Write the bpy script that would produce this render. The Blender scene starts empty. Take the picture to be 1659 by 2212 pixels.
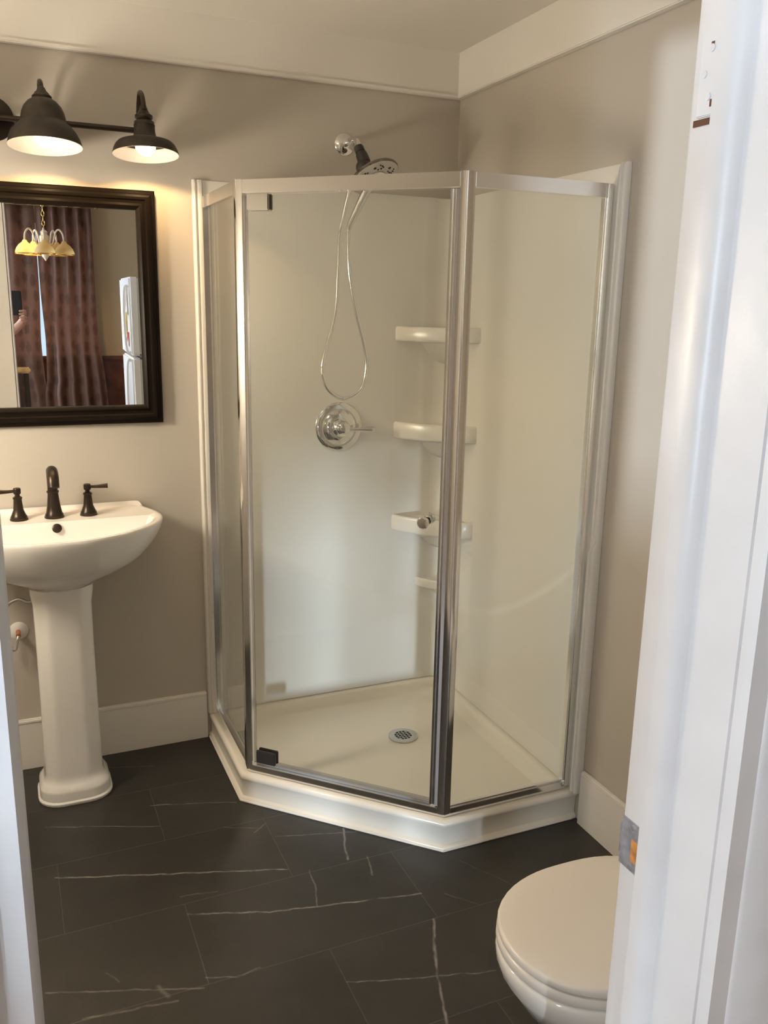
import bpy, bmesh, math, random
from mathutils import Vector, Matrix, noise

random.seed(7)
sc = bpy.context.scene
COL = sc.collection
PI = math.pi

# ------------------------------------------------------------------ camera
cam_d = bpy.data.cameras.new('camera')
cam = bpy.data.objects.new('camera', cam_d)
COL.objects.link(cam)
CX, CY, CZ = -1.5644, -2.9503, 1.5787
yaw, pitch, roll = 0.41456, -0.23533, 0.0195
fwd = Vector((math.sin(yaw) * math.cos(pitch), math.cos(yaw) * math.cos(pitch), math.sin(pitch)))
rgt = fwd.cross(Vector((0, 0, 1))).normalized()
upv = rgt.cross(fwd)
r2 = math.cos(roll) * rgt + math.sin(roll) * upv
u2 = -math.sin(roll) * rgt + math.cos(roll) * upv
cam.matrix_world = Matrix(((r2.x, u2.x, -fwd.x, CX), (r2.y, u2.y, -fwd.y, CY), (r2.z, u2.z, -fwd.z, CZ), (0, 0, 0, 1)))
cam_d.sensor_fit = 'HORIZONTAL'
cam_d.sensor_width = 36.0
cam_d.lens = 1857.34 / 1659.0 * 36.0
cam_d.clip_start = 0.02
sc.camera = cam

# ------------------------------------------------------------------ exposure, world, daylight
sc.view_settings.view_transform = 'Standard'
sc.view_settings.look = 'None'
sc.view_settings.gamma = 1.0
sc.view_settings.use_curve_mapping = False
sc.view_settings.exposure = 0.0
sc.cycles.max_bounces = 14
sc.cycles.diffuse_bounces = 6
sc.cycles.glossy_bounces = 6
sc.cycles.transparent_max_bounces = 24
sc.cycles.sample_clamp_indirect = 6.0

W_ = bpy.data.worlds.new('sky')
sc.world = W_
W_.use_nodes = True
_bg = W_.node_tree.nodes['Background']
_bg.inputs[0].default_value = (0.62, 0.80, 1.0, 1)
_bg.inputs[1].default_value = 1.3

DAY = (0.74, 0.87, 1.0)


def area(name, loc, aim, sx, sy, power, color, spread=PI):
    d = bpy.data.lights.new(name, 'AREA')
    d.shape = 'RECTANGLE'
    d.size, d.size_y = sx, sy
    d.energy = power
    d.color = color
    d.spread = spread
    o = bpy.data.objects.new(name, d)
    COL.objects.link(o)
    o.location = loc
    z = (Vector(aim) - Vector(loc)).normalized()
    o.rotation_euler = z.to_track_quat('-Z', 'Y').to_euler()
    return o


# daylight from an unseen side window, then an added fill light
area('daylight_side_window', (-4.17, -3.42, 1.45), (-3.0, -3.42, 1.35), 1.5, 1.3, 80, DAY)
area('side_fill', (-4.17, -4.96, 1.25), (-3.0, -4.7, 1.25), 0.22, 1.7, 95, DAY)  # fill light added inside the left wall to brighten jamb and toilet
# bright sky beyond an unseen left wall opening cut to shape the beam
area('daylight_side_yard', (-9.58, -8.93, 1.60), (-0.5, -1.6, 1.60), 0.30, 0.40, 1050, DAY)
# bright sunlit yard far outside an unseen low opening shaped to trim the beam
area('daylight_back_yard', (-4.5, -10.5, 0.35), (-0.5, -0.6, 0.35), 0.35, 0.50, 900, DAY)

# ------------------------------------------------------------------ materials


def mat(name, color, rough=0.5, metal=0.0, spec=0.5, coat=0.0, bump=None, var=None, emit=None):
    m = bpy.data.materials.new(name)
    m.use_nodes = True
    nt = m.node_tree
    b = nt.nodes['Principled BSDF']
    b.inputs['Base Color'].default_value = (*color, 1)
    b.inputs['Roughness'].default_value = rough
    b.inputs['Metallic'].default_value = metal
    b.inputs['Specular IOR Level'].default_value = spec
    b.inputs['Coat Weight'].default_value = coat
    if coat:
        b.inputs['Coat Roughness'].default_value = 0.06
    tc = nt.nodes.new('ShaderNodeTexCoord')
    if bump:
        n = nt.nodes.new('ShaderNodeTexNoise')
        n.inputs['Scale'].default_value = bump[0]
        n.inputs['Detail'].default_value = 4
        bp = nt.nodes.new('ShaderNodeBump')
        bp.inputs['Strength'].default_value = bump[1]
        bp.inputs['Distance'].default_value = bump[2] if len(bump) > 2 else 0.002
        nt.links.new(tc.outputs['Object'], n.inputs['Vector'])
        nt.links.new(n.outputs['Fac'], bp.inputs['Height'])
        nt.links.new(bp.outputs['Normal'], b.inputs['Normal'])
    if var:
        n = nt.nodes.new('ShaderNodeTexNoise')
        n.inputs['Scale'].default_value = var[0]
        n.inputs['Detail'].default_value = 5
        r = nt.nodes.new('ShaderNodeValToRGB')
        a = var[1]
        r.color_ramp.elements[0].position = 0.3
        r.color_ramp.elements[1].position = 0.7
        r.color_ramp.elements[0].color = (*[c * (1 - a) for c in color], 1)
        r.color_ramp.elements[1].color = (*[min(1, c * (1 + a)) for c in color], 1)
        nt.links.new(tc.outputs['Object'], n.inputs['Vector'])
        nt.links.new(n.outputs['Fac'], r.inputs['Fac'])
        nt.links.new(r.outputs['Color'], b.inputs['Base Color'])
    if emit:
        b.inputs['Emission Color'].default_value = (*emit[0], 1)
        b.inputs['Emission Strength'].default_value = emit[1]
    return m


def glass_mat(name, tint=(0.97, 0.985, 0.975), ior=1.5, gloss=1.0, rough=0.0):
    m = bpy.data.materials.new(name)
    m.use_nodes = True
    nt = m.node_tree
    nt.nodes.clear()
    out = nt.nodes.new('ShaderNodeOutputMaterial')
    mx = nt.nodes.new('ShaderNodeMixShader')
    tr = nt.nodes.new('ShaderNodeBsdfTransparent')
    gl = nt.nodes.new('ShaderNodeBsdfGlossy')
    fr = nt.nodes.new('ShaderNodeFresnel')
    mu = nt.nodes.new('ShaderNodeMath')
    mu.operation = 'MULTIPLY'
    mu.inputs[1].default_value = gloss
    geo = nt.nodes.new('ShaderNodeNewGeometry')
    fr.inputs['IOR'].default_value = ior
    tr.inputs['Color'].default_value = (*tint, 1)
    gl.inputs['Roughness'].default_value = rough
    # same reflectance from either face of the pane
    inv = nt.nodes.new('ShaderNodeMapRange')
    inv.inputs[3].default_value = ior
    inv.inputs[4].default_value = 1.0 / ior
    nt.links.new(geo.outputs['Backfacing'], inv.inputs[0])
    # Fresnel node inverts the IOR itself on back faces, so feed 1/ior there to cancel it
    nt.links.new(inv.outputs[0], fr.inputs['IOR'])
    nt.links.new(fr.outputs[0], mu.inputs[0])
    nt.links.new(mu.outputs[0], mx.inputs[0])
    nt.links.new(tr.outputs[0], mx.inputs[1])
    nt.links.new(gl.outputs[0], mx.inputs[2])
    nt.links.new(mx.outputs[0], out.inputs[0])
    return m


M = {}
M['paint'] = mat('greige_wall_paint', (0.50, 0.466, 0.422), 0.75, spec=0.25, bump=(220, 0.15, 0.001))
M['ceiling'] = mat('ceiling_paint', (0.76, 0.74, 0.70), 0.8, spec=0.2, bump=(150, 0.15, 0.001))
M['trim'] = mat('white_trim_paint', (0.79, 0.77, 0.74), 0.45, spec=0.4, bump=(25, 0.1, 0.002))
M['jamb'] = mat('glossy_white_door_paint', (0.68, 0.67, 0.68), 0.33, spec=0.45, bump=(14, 0.5, 0.004), var=(11, 0.035))
M['acrylic'] = mat('white_acrylic', (0.79, 0.775, 0.745), 0.22, spec=0.5)
M['pan'] = mat('white_pan_acrylic', (0.83, 0.80, 0.73), 0.25, spec=0.5)
M['china'] = mat('white_vitreous_china', (0.84, 0.83, 0.81), 0.08, spec=0.5, coat=0.4)
M['plastic_seat'] = mat('white_toilet_seat_plastic', (0.80, 0.77, 0.73), 0.28, spec=0.5)
M['chrome'] = mat('polished_chrome', (0.82, 0.82, 0.82), 0.06, 1.0)
M['satin'] = mat('bright_aluminium', (0.90, 0.90, 0.90), 0.12, 1.0)
M['brushed'] = mat('brushed_steel', (0.62, 0.62, 0.60), 0.38, 0.8)
M['bronze'] = mat('oil_rubbed_bronze', (0.045, 0.034, 0.027), 0.33, 0.75)
M['shade_out'] = mat('dark_bronze_lamp_metal', (0.032, 0.024, 0.017), 0.42, 0.4, var=(30, 0.3))
M['shade_in'] = mat('white_lamp_enamel', (0.70, 0.66, 0.60), 0.5)
M['frame_wood'] = mat('espresso_frame_lacquer', (0.007, 0.005, 0.0035), 0.34, spec=0.10)
M['mirror'] = mat('silvered_mirror', (0.90, 0.90, 0.89), 0.0, 1.0)
M['dark_plastic'] = mat('dark_grey_plastic', (0.035, 0.03, 0.027), 0.35)
M['face_plastic'] = mat('grey_spray_face', (0.55, 0.53, 0.50), 0.3)
M['black_hole'] = mat('black_rubber', (0.012, 0.011, 0.010), 0.6)
M['caulk'] = mat('white_caulk', (0.82, 0.79, 0.74), 0.4)
M['glass'] = glass_mat('clear_shower_glass', tint=(0.965, 0.975, 0.965))
M['vinyl'] = glass_mat('clear_vinyl_seal', tint=(0.80, 0.80, 0.83), gloss=1.6, rough=0.15)
M['window_glass'] = glass_mat('window_glass')
M['bulb'] = mat('warm_bulb', (1, 0.9, 0.8), 0.4, emit=((1.0, 0.80, 0.58), 8))
M['bulb2'] = mat('warm_chandelier_bulb', (1, 0.9, 0.8), 0.4, emit=((1.0, 0.64, 0.32), 380))
M['copper'] = mat('copper', (0.75, 0.30, 0.14), 0.35, 1.0)
M['orange_wood'] = mat('bare_wood', (0.62, 0.27, 0.08), 0.6, var=(60, 0.4))
M['clip'] = mat('dull_nickel', (0.30, 0.285, 0.26), 0.4, 0.9)
M['chrome_reflecting_dark'] = mat('chrome_reflecting_dark', (0.26, 0.24, 0.215), 0.12, 1.0)  # chrome with its dark room reflection put into the base colour
M['strike'] = mat('worn_steel_plate', (0.40, 0.40, 0.44), 0.42, 0.45, var=(80, 0.25))
M['wainscot'] = mat('dark_red_wainscot_wood', (0.10, 0.030, 0.014), 0.35, var=(8, 0.5))
M['cabinet'] = mat('near_black_cabinet_wood', (0.03, 0.016, 0.010), 0.4, var=(8, 0.4))
M['tan_wall'] = mat('tan_dining_wall_paint', (0.42, 0.32, 0.20), 0.8, spec=0.2, bump=(200, 0.1, 0.001))
M['wood_floor'] = mat('brown_wood_floor', (0.16, 0.075, 0.035), 0.4, var=(5, 0.4))
M['pale_wood'] = mat('honey_chair_wood', (0.60, 0.36, 0.14), 0.4, var=(20, 0.25))
M['fridge'] = mat('white_fridge_enamel', (0.80, 0.81, 0.82), 0.3)
M['fridge_gasket'] = mat('grey_gasket', (0.12, 0.11, 0.10), 0.6)
M['drum'] = mat('warm_fill_diffuser', (0.8, 0.75, 0.65), 0.6, emit=((1.0, 0.85, 0.64), 2.0))  # glow of the added ceiling fill lamp
M['fill_lamp'] = mat('warm_fill_glass', (0.8, 0.75, 0.65), 0.6, emit=((1.0, 0.86, 0.66), 74))  # glow of the added fill lamp on the left wall
M['seal_grey'] = mat('grey_magnet_seal', (0.30, 0.285, 0.30), 0.35)
M['paper'] = mat('pale_paper', (0.72, 0.66, 0.58), 0.8)
M['paper_red'] = mat('red_card', (0.62, 0.16, 0.08), 0.8)
M['paper_yellow'] = mat('yellow_card', (0.72, 0.60, 0.25), 0.8)
M['cream_metal'] = mat('cream_chandelier_enamel', (0.72, 0.60, 0.44), 0.35)
M['brass'] = mat('brass', (0.80, 0.55, 0.20), 0.25, 1.0)
M['skin'] = mat('skin', (0.60, 0.33, 0.25), 0.5, spec=0.4)
M['cloth_black'] = mat('black_cloth', (0.012, 0.012, 0.014), 0.9)
M['denim'] = mat('dark_denim', (0.03, 0.04, 0.07), 0.9)
M['hair'] = mat('brown_hair', (0.06, 0.035, 0.02), 0.6)
M['white_eye'] = mat('eye_white', (0.8, 0.8, 0.8), 0.2)
M['phone'] = mat('black_phone_case', (0.010, 0.012, 0.017), 0.4)


def translucent_mat(name, color):
    m = bpy.data.materials.new(name)
    m.use_nodes = True
    nt = m.node_tree
    nt.nodes.clear()
    out = nt.nodes.new('ShaderNodeOutputMaterial')
    mx = nt.nodes.new('ShaderNodeMixShader')
    mx.inputs[0].default_value = 0.6
    d = nt.nodes.new('ShaderNodeBsdfDiffuse')
    t = nt.nodes.new('ShaderNodeBsdfTranslucent')
    d.inputs[0].default_value = (*color, 1)
    t.inputs[0].default_value = (*color, 1)
    nt.links.new(d.outputs[0], mx.inputs[1])
    nt.links.new(t.outputs[0], mx.inputs[2])
    nt.links.new(mx.outputs[0], out.inputs[0])
    return m


M['amber_glass'] = translucent_mat('amber_shade_glass', (0.90, 0.68, 0.33))


def damask_mat():
    m = mat('brown_damask', (0.16, 0.085, 0.06), 0.55, spec=0.4)
    nt = m.node_tree
    b = nt.nodes['Principled BSDF']
    tc = nt.nodes.new('ShaderNodeTexCoord')
    mp = nt.nodes.new('ShaderNodeMapping')
    mp.inputs['Scale'].default_value = (15, 15, 7)
    vo = nt.nodes.new('ShaderNodeTexVoronoi')
    vo.inputs['Scale'].default_value = 1.0
    vo.inputs['Randomness'].default_value = 0.35
    n = nt.nodes.new('ShaderNodeTexNoise')
    n.inputs['Scale'].default_value = 6
    ad = nt.nodes.new('ShaderNodeMath')
    ad.operation = 'MULTIPLY_ADD'
    ad.inputs[1].default_value = 0.5
    r = nt.nodes.new('ShaderNodeValToRGB')
    r.color_ramp.elements[0].position = 0.52
    r.color_ramp.elements[0].color = (0.125, 0.06, 0.038, 1)
    r.color_ramp.elements[1].position = 0.66
    r.color_ramp.elements[1].color = (0.19, 0.095, 0.062, 1)
    nt.links.new(tc.outputs['Object'], mp.inputs[0])
    nt.links.new(mp.outputs[0], vo.inputs['Vector'])
    nt.links.new(mp.outputs[0], n.inputs['Vector'])
    nt.links.new(n.outputs['Fac'], ad.inputs[0])
    nt.links.new(vo.outputs['Distance'], ad.inputs[2])
    nt.links.new(ad.outputs[0], r.inputs[0])
    nt.links.new(r.outputs[0], b.inputs['Base Color'])
    return m


M['damask'] = damask_mat()

# ---- slate tile floor: 12 x 24 inch tiles in half bond, with pale veins
TILE_X0, TILE_L, TILE_Y0, TILE_H = -1.23, 0.61, -0.60, 0.305
VEINS = [
    ([(-1.241, -.395), (-1.10, -.437), (-.982, -.479)], .0016, .75),
    ([(-1.555, -.398), (-1.40, -.455), (-1.233, -.522)], .0016, .75),
    ([(-1.543, -.663), (-1.253, -.761), (-.93, -.867)], .0022, .9),
    ([(-1.23, -.949), (-1.029, -1.021), (-.872, -1.056), (-.618, -1.108)], .0022, .95),
    ([(-.917, -.705), (-.678, -.773)], .0016, .6),
    ([(-.71, -.744), (-.735, -.815), (-.751, -.891)], .0026, .9),
    ([(-.873, -.897), (-.883, -.98), (-.902, -1.048)], .0020, .6),
    ([(-.695, -.90), (-.712, -.984)], .0022, .6),
    ([(-.631, -1.212), (-.67, -1.29), (-.695, -1.345), (-.708, -1.383), (-.76, -1.53)], .0028, .95),
    ([(-.924, -1.33), (-.75, -1.385), (-.575, -1.433)], .0016, .75),
    ([(-1.232, -1.188), (-1.165, -1.214), (-1.105, -1.204)], .0020, .55),
    ([(-1.587, -1.093), (-1.244, -1.218)], .0020, .6),
    ([(-1.514, -1.205), (-1.362, -1.225), (-1.309, -1.235)], .0024, .5),
    ([(-.924, -.627), (-.97, -.661)], .0018, .5),
    ([(-1.344, -1.17), (-1.325, -1.214)], .0040, .45),
    ([(-1.234, -.872), (-1.136, -.887)], .0020, .4),
    ([(-1.05, -.60), (-.95, -.645)], .0014, .45),
    ([(-1.339, -.105), (-1.196, -.152)], .0016, .5),
    ([(-1.45, -1.079), (-1.423, -1.122)], .0018, .35),
    ([(-.56, -1.13), (-.49, -1.21)], .0016, .3),
    ([(-.45, -1.02), (-.30, -1.28)], .0012, .25),
]


def seg_group():
    g = bpy.data.node_groups.new('vein_segment', 'ShaderNodeTree')
    for nm, ty in (('P', 'NodeSocketVector'), ('A', 'NodeSocketVector'), ('BA', 'NodeSocketVector'),
                   ('InvLen2', 'NodeSocketFloat'), ('Width', 'NodeSocketFloat'), ('Gain', 'NodeSocketFloat')):
        g.interface.new_socket(nm, in_out='INPUT', socket_type=ty)
    g.interface.new_socket('Mask', in_out='OUTPUT', socket_type='NodeSocketFloat')
    gi = g.nodes.new('NodeGroupInput')
    go = g.nodes.new('NodeGroupOutput')

    def vm(op):
        n = g.nodes.new('ShaderNodeVectorMath')
        n.operation = op
        return n

    def fm(op, clamp=False):
        n = g.nodes.new('ShaderNodeMath')
        n.operation = op
        n.use_clamp = clamp
        return n
    pa = vm('SUBTRACT')
    g.links.new(gi.outputs['P'], pa.inputs[0])
    g.links.new(gi.outputs['A'], pa.inputs[1])
    dt = vm('DOT_PRODUCT')
    g.links.new(pa.outputs[0], dt.inputs[0])
    g.links.new(gi.outputs['BA'], dt.inputs[1])
    t = fm('MULTIPLY', True)
    g.links.new(dt.outputs['Value'], t.inputs[0])
    g.links.new(gi.outputs['InvLen2'], t.inputs[1])
    scl = vm('SCALE')
    g.links.new(gi.outputs['BA'], scl.inputs[0])
    g.links.new(t.outputs[0], scl.inputs['Scale'])
    df = vm('SUBTRACT')
    g.links.new(pa.outputs[0], df.inputs[0])
    g.links.new(scl.outputs[0], df.inputs[1])
    ln = vm('LENGTH')
    g.links.new(df.outputs[0], ln.inputs[0])
    dv = fm('DIVIDE')
    g.links.new(ln.outputs['Value'], dv.inputs[0])
    g.links.new(gi.outputs['Width'], dv.inputs[1])
    om = fm('SUBTRACT', True)
    om.inputs[0].default_value = 1.0
    g.links.new(dv.outputs[0], om.inputs[1])
    ml = fm('MULTIPLY')
    g.links.new(om.outputs[0], ml.inputs[0])
    g.links.new(gi.outputs['Gain'], ml.inputs[1])
    g.links.new(ml.outputs[0], go.inputs[0])
    return g


def floor_mat():
    m = mat('charcoal_slate_tile', (0.035, 0.032, 0.029), 0.42, spec=0.45)
    nt = m.node_tree
    b = nt.nodes['Principled BSDF']
    L = nt.links.new

    def fm(op, a=None, c=None, clamp=False):
        n = nt.nodes.new('ShaderNodeMath')
        n.operation = op
        n.use_clamp = clamp
        for i, v in enumerate((a, c)):
            if v is None:
                continue
            if isinstance(v, (int, float)):
                n.inputs[i].default_value = v
            else:
                L(v, n.inputs[i])
        return n.outputs[0]
    tc = nt.nodes.new('ShaderNodeTexCoord')
    sx = nt.nodes.new('ShaderNodeSeparateXYZ')
    L(tc.outputs['Object'], sx.inputs[0])
    X, Y = sx.outputs[0], sx.outputs[1]
    yr = fm('DIVIDE', fm('SUBTRACT', Y, TILE_Y0), TILE_H)
    row = fm('FLOOR', yr)
    fy = fm('SUBTRACT', yr, row)
    odd = fm('MULTIPLY', fm('FRACT', fm('MULTIPLY', fm('ADD', row, 100.0), 0.5)), 1.0)
    xr = fm('SUBTRACT', fm('DIVIDE', fm('SUBTRACT', X, TILE_X0), TILE_L), odd)
    colm = fm('FLOOR', xr)
    fx = fm('SUBTRACT', xr, colm)
    dx = fm('MULTIPLY', fm('MINIMUM', fx, fm('SUBTRACT', 1.0, fx)), TILE_L)
    dy = fm('MULTIPLY', fm('MINIMUM', fy, fm('SUBTRACT', 1.0, fy)), TILE_H)
    dj = fm('MINIMUM', dx, dy)
    joint = fm('SUBTRACT', 1.0, fm('DIVIDE', dj, 0.0020), True)
    # tone per tile
    cb = nt.nodes.new('ShaderNodeCombineXYZ')
    L(row, cb.inputs[0])
    L(colm, cb.inputs[1])
    wn = nt.nodes.new('ShaderNodeTexWhiteNoise')
    L(cb.outputs[0], wn.inputs['Vector'])
    # cloudy slate
    n1 = nt.nodes.new('ShaderNodeTexNoise')
    n1.inputs['Scale'].default_value = 5.5
    n1.inputs['Detail'].default_value = 6
    n1.inputs['Roughness'].default_value = 0.62
    L(tc.outputs['Object'], n1.inputs['Vector'])
    tone = fm('ADD', fm('MULTIPLY', n1.outputs['Fac'], 0.9), fm('MULTIPLY', wn.outputs['Value'], 0.25))
    ramp = nt.nodes.new('ShaderNodeValToRGB')
    ramp.color_ramp.elements[0].position = 0.3
    ramp.color_ramp.elements[0].color = (0.020, 0.0192, 0.0178, 1)
    ramp.color_ramp.elements[1].position = 0.85
    ramp.color_ramp.elements[1].color = (0.040, 0.0375, 0.0342, 1)
    L(tone, ramp.inputs[0])
    # veins
    wob = nt.nodes.new('ShaderNodeTexNoise')
    wob.inputs['Scale'].default_value = 22
    wob.inputs['Detail'].default_value = 4
    L(tc.outputs['Object'], wob.inputs['Vector'])
    vs = nt.nodes.new('ShaderNodeVectorMath')
    vs.operation = 'MULTIPLY_ADD'
    vs.inputs[1].default_value = (0.014, 0.014, 0)
    L(wob.outputs['Color'], vs.inputs[0])
    L(tc.outputs['Object'], vs.inputs[2])
    off = nt.nodes.new('ShaderNodeVectorMath')
    off.operation = 'SUBTRACT'
    off.inputs[1].default_value = (0.007, 0.007, 0)
    L(vs.outputs[0], off.inputs[0])
    flat = nt.nodes.new('ShaderNodeVectorMath')
    flat.operation = 'MULTIPLY'
    flat.inputs[1].default_value = (1, 1, 0)
    L(off.outputs[0], flat.inputs[0])
    grp = seg_group()
    acc = None
    for pts, wd, gain in VEINS:
        for a, c in zip(pts, pts[1:]):
            n = nt.nodes.new('ShaderNodeGroup')
            n.node_tree = grp
            L(flat.outputs[0], n.inputs['P'])
            n.inputs['A'].default_value = (a[0], a[1], 0)
            ba = (c[0] - a[0], c[1] - a[1], 0)
            n.inputs['BA'].default_value = ba
            n.inputs['InvLen2'].default_value = 1.0 / (ba[0] ** 2 + ba[1] ** 2)
            n.inputs['Width'].default_value = wd * 1.8
            n.inputs['Gain'].default_value = gain
            acc = n.outputs[0] if acc is None else fm('MAXIMUM', acc, n.outputs[0])
    nb = nt.nodes.new('ShaderNodeTexNoise')
    nb.inputs['Scale'].default_value = 30
    nb.inputs['Detail'].default_value = 3
    L(tc.outputs['Object'], nb.inputs['Vector'])
    brk = fm('MULTIPLY', fm('SUBTRACT', nb.outputs['Fac'], 0.22), 2.2, True)
    vein = fm('MULTIPLY', acc, brk)
    mx = nt.nodes.new('ShaderNodeMix')
    mx.data_type = 'RGBA'
    L(fm('MULTIPLY', joint, 0.75), mx.inputs['Factor'])
    L(ramp.outputs[0], mx.inputs['A'])
    mx.inputs['B'].default_value = (0.085, 0.078, 0.068, 1)
    mx2 = nt.nodes.new('ShaderNodeMix')
    mx2.data_type = 'RGBA'
    L(vein, mx2.inputs['Factor'])
    L(mx.outputs['Result'], mx2.inputs['A'])
    mx2.inputs['B'].default_value = (0.33, 0.315, 0.285, 1)
    L(mx2.outputs['Result'], b.inputs['Base Color'])
    n2 = nt.nodes.new('ShaderNodeTexNoise')
    n2.inputs['Scale'].default_value = 60
    n2.inputs['Detail'].default_value = 6
    L(tc.outputs['Object'], n2.inputs['Vector'])
    bp = nt.nodes.new('ShaderNodeBump')
    bp.inputs['Strength'].default_value = 0.25
    bp.inputs['Distance'].default_value = 0.002
    L(fm('SUBTRACT', n2.outputs['Fac'], joint), bp.inputs['Height'])
    L(bp.outputs['Normal'], b.inputs['Normal'])
    return m


M['tile'] = floor_mat()

# ------------------------------------------------------------------ mesh helpers


class MB:
    """collects shapes and links them as one mesh object"""

    def __init__(self):
        self.bm = bmesh.new()

    def box(self, x0, x1, y0, y1, z0, z1, bev=0.0, seg=2):
        t = bmesh.new()
        bmesh.ops.create_cube(t, size=1.0)
        for v in t.verts:
            v.co = Vector(((x0 + x1) / 2 + v.co.x * abs(x1 - x0), (y0 + y1) / 2 + v.co.y * abs(y1 - y0), (z0 + z1) / 2 + v.co.z * abs(z1 - z0)))
        if bev:
            bmesh.ops.bevel(t, geom=t.edges[:], offset=bev, segments=seg, affect='EDGES', clamp_overlap=True)
        return self.merge(t)

    def merge(self, t, mtx=None):
        if mtx is not None:
            bmesh.ops.transform(t, matrix=mtx, verts=t.verts[:])
        me = bpy.data.meshes.new('tmp')
        t.to_mesh(me)
        t.free()
        self.bm.from_mesh(me)
        bpy.data.meshes.remove(me)
        return self

    def prism(self, poly, z0, z1, bev=0.0, seg=2):
        t = bmesh.new()
        b = [t.verts.new((p[0], p[1], z0)) for p in poly]
        c = [t.verts.new((p[0], p[1], z1)) for p in poly]
        n = len(poly)
        t.faces.new(b[::-1])
        t.faces.new(c)
        for i in range(n):
            t.faces.new((b[i], b[(i + 1) % n], c[(i + 1) % n], c[i]))
        bmesh.ops.recalc_face_normals(t, faces=t.faces[:])
        if bev:
            bmesh.ops.bevel(t, geom=t.edges[:], offset=bev, segments=seg, affect='EDGES', clamp_overlap=True)
        return self.merge(t)

    def plank(self, A, B, o0, o1, z0, z1, bev=0.0, u0=0.0, u1=None):
        """bar along A->B in plan; offsets measured to the right of A->B"""
        A, B = Vector(A), Vector(B)
        d = (B - A)
        ln = d.length
        d = d / ln
        if u1 is None:
            u1 = ln
        n = Vector((d.y, -d.x))
        p = [A + d * u0 + n * o0, A + d * u1 + n * o0, A + d * u1 + n * o1, A + d * u0 + n * o1]
        return self.prism(p, z0, z1, bev)

    def loft(self, loops, cap0=True, cap1=True, closed=True):
        t = bmesh.new()
        vs = [[t.verts.new(p) for p in lp] for lp in loops]
        n = len(loops[0])
        for a, b in zip(vs, vs[1:]):
            for i in range(n if closed else n - 1):
                j = (i + 1) % n
                try:
                    t.faces.new((a[i], a[j], b[j], b[i]))
                except ValueError:
                    pass
        if cap0:
            t.faces.new(vs[0][::-1])
        if cap1:
            t.faces.new(vs[-1])
        bmesh.ops.remove_doubles(t, verts=t.verts[:], dist=1e-6)
        bmesh.ops.recalc_face_normals(t, faces=t.faces[:])
        return self.merge(t)

    def lathe(self, prof, loc=(0, 0, 0), mtx=None, n=40, cap0=True, cap1=True):
        loops = []
        for r, z in prof:
            r = max(r, 1e-5)
            loops.append([(r * math.cos(2 * PI * i / n), r * math.sin(2 * PI * i / n), z) for i in range(n)])
        t = MB()
        t.loft(loops, cap0, cap1)
        mm = Matrix.Translation(loc)
        if mtx is not None:
            mm = mm @ mtx
        return self.merge(t.bm, mm)

    def tube(self, pts, r, n=12, smooth=6, cap=True, section=None):
        P = [Vector(p) for p in pts]
        R = r if isinstance(r, (list, tuple)) else [r] * len(P)
        if smooth > 1 and len(P) > 2:
            Q, S = [], []
            for i in range(len(P) - 1):
                p0, p1, p2, p3 = P[max(i - 1, 0)], P[i], P[i + 1], P[min(i + 2, len(P) - 1)]
                for k in range(smooth):
                    t = k / smooth
                    Q.append(0.5 * ((2 * p1) + (p2 - p0) * t + (2 * p0 - 5 * p1 + 4 * p2 - p3) * t * t + (3 * p1 - p0 - 3 * p2 + p3) * t ** 3))
                    S.append(R[i] * (1 - t) + R[i + 1] * t)
            Q.append(P[-1])
            S.append(R[-1])
            P, R = Q, S
        tan = []
        for i in range(len(P)):
            a, b = P[max(i - 1, 0)], P[min(i + 1, len(P) - 1)]
            tan.append((b - a).normalized())
        ref = Vector((0, 0, 1)) if abs(tan[0].z) < 0.9 else Vector((1, 0, 0))
        u = tan[0].cross(ref).normalized()
        loops = []
        for i in range(len(P)):
            u = (u - tan[i] * u.dot(tan[i])).normalized()
            v = tan[i].cross(u)
            sx, sy = section if section else (1, 1)
            loops.append([P[i] + (u * math.cos(2 * PI * k / n) * sx + v * math.sin(2 * PI * k / n) * sy) * R[i] for k in range(n)])
        return self.loft(loops, cap, cap)

    def sphere(self, c, r, sx=1, sy=1, sz=1, n=20):
        t = bmesh.new()
        bmesh.ops.create_uvsphere(t, u_segments=n, v_segments=max(8, n // 2), radius=1)
        return self.merge(t, Matrix.Translation(c) @ Matrix.Diagonal((r * sx, r * sy, r * sz, 1)))

    def done(self, name, material, parent=None, local=False, ang=38, label=None):
        bm = self.bm
        ca = math.radians(ang)
        for f in bm.faces:
            f.smooth = True
        for e in bm.edges:
            if len(e.link_faces) == 2:
                e.smooth = e.calc_face_angle(0) < ca
        me = bpy.data.meshes.new(name)
        bm.to_mesh(me)
        bm.free()
        me.materials.append(material)
        o = bpy.data.objects.new(name, me)
        COL.objects.link(o)
        if parent is not None:
            o.parent = parent
            if not local:
                w = Vector((0, 0, 0))
                p = parent
                while p is not None:
                    w += Vector(p.location)
                    p = p.parent
                o.location = -w
        if label:
            o['label'] = label
        return o


def thing(name, label, cat, loc=(0, 0, 0), group=None, rot=(0, 0, 0)):
    o = bpy.data.objects.new(name, None)
    o.empty_display_size = 0.1
    COL.objects.link(o)
    o.location = loc
    o.rotation_euler = rot
    o['label'] = label
    o['category'] = cat
    if group:
        o['group'] = group
    return o


def tag(o, label, cat, group=None):
    o['label'] = label
    o['category'] = cat
    if group:
        o['group'] = group
    return o


def struct(o):
    o['kind'] = 'structure'
    return o


def axis_mtx(z):
    """rotation that turns +Z to direction z"""
    return Vector(z).normalized().to_track_quat('Z', 'Y').to_matrix().to_4x4()


def smoothstep(a, b, x):
    t = min(1.0, max(0.0, (x - a) / (b - a)))
    return t * t * (3 - 2 * t)


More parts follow.
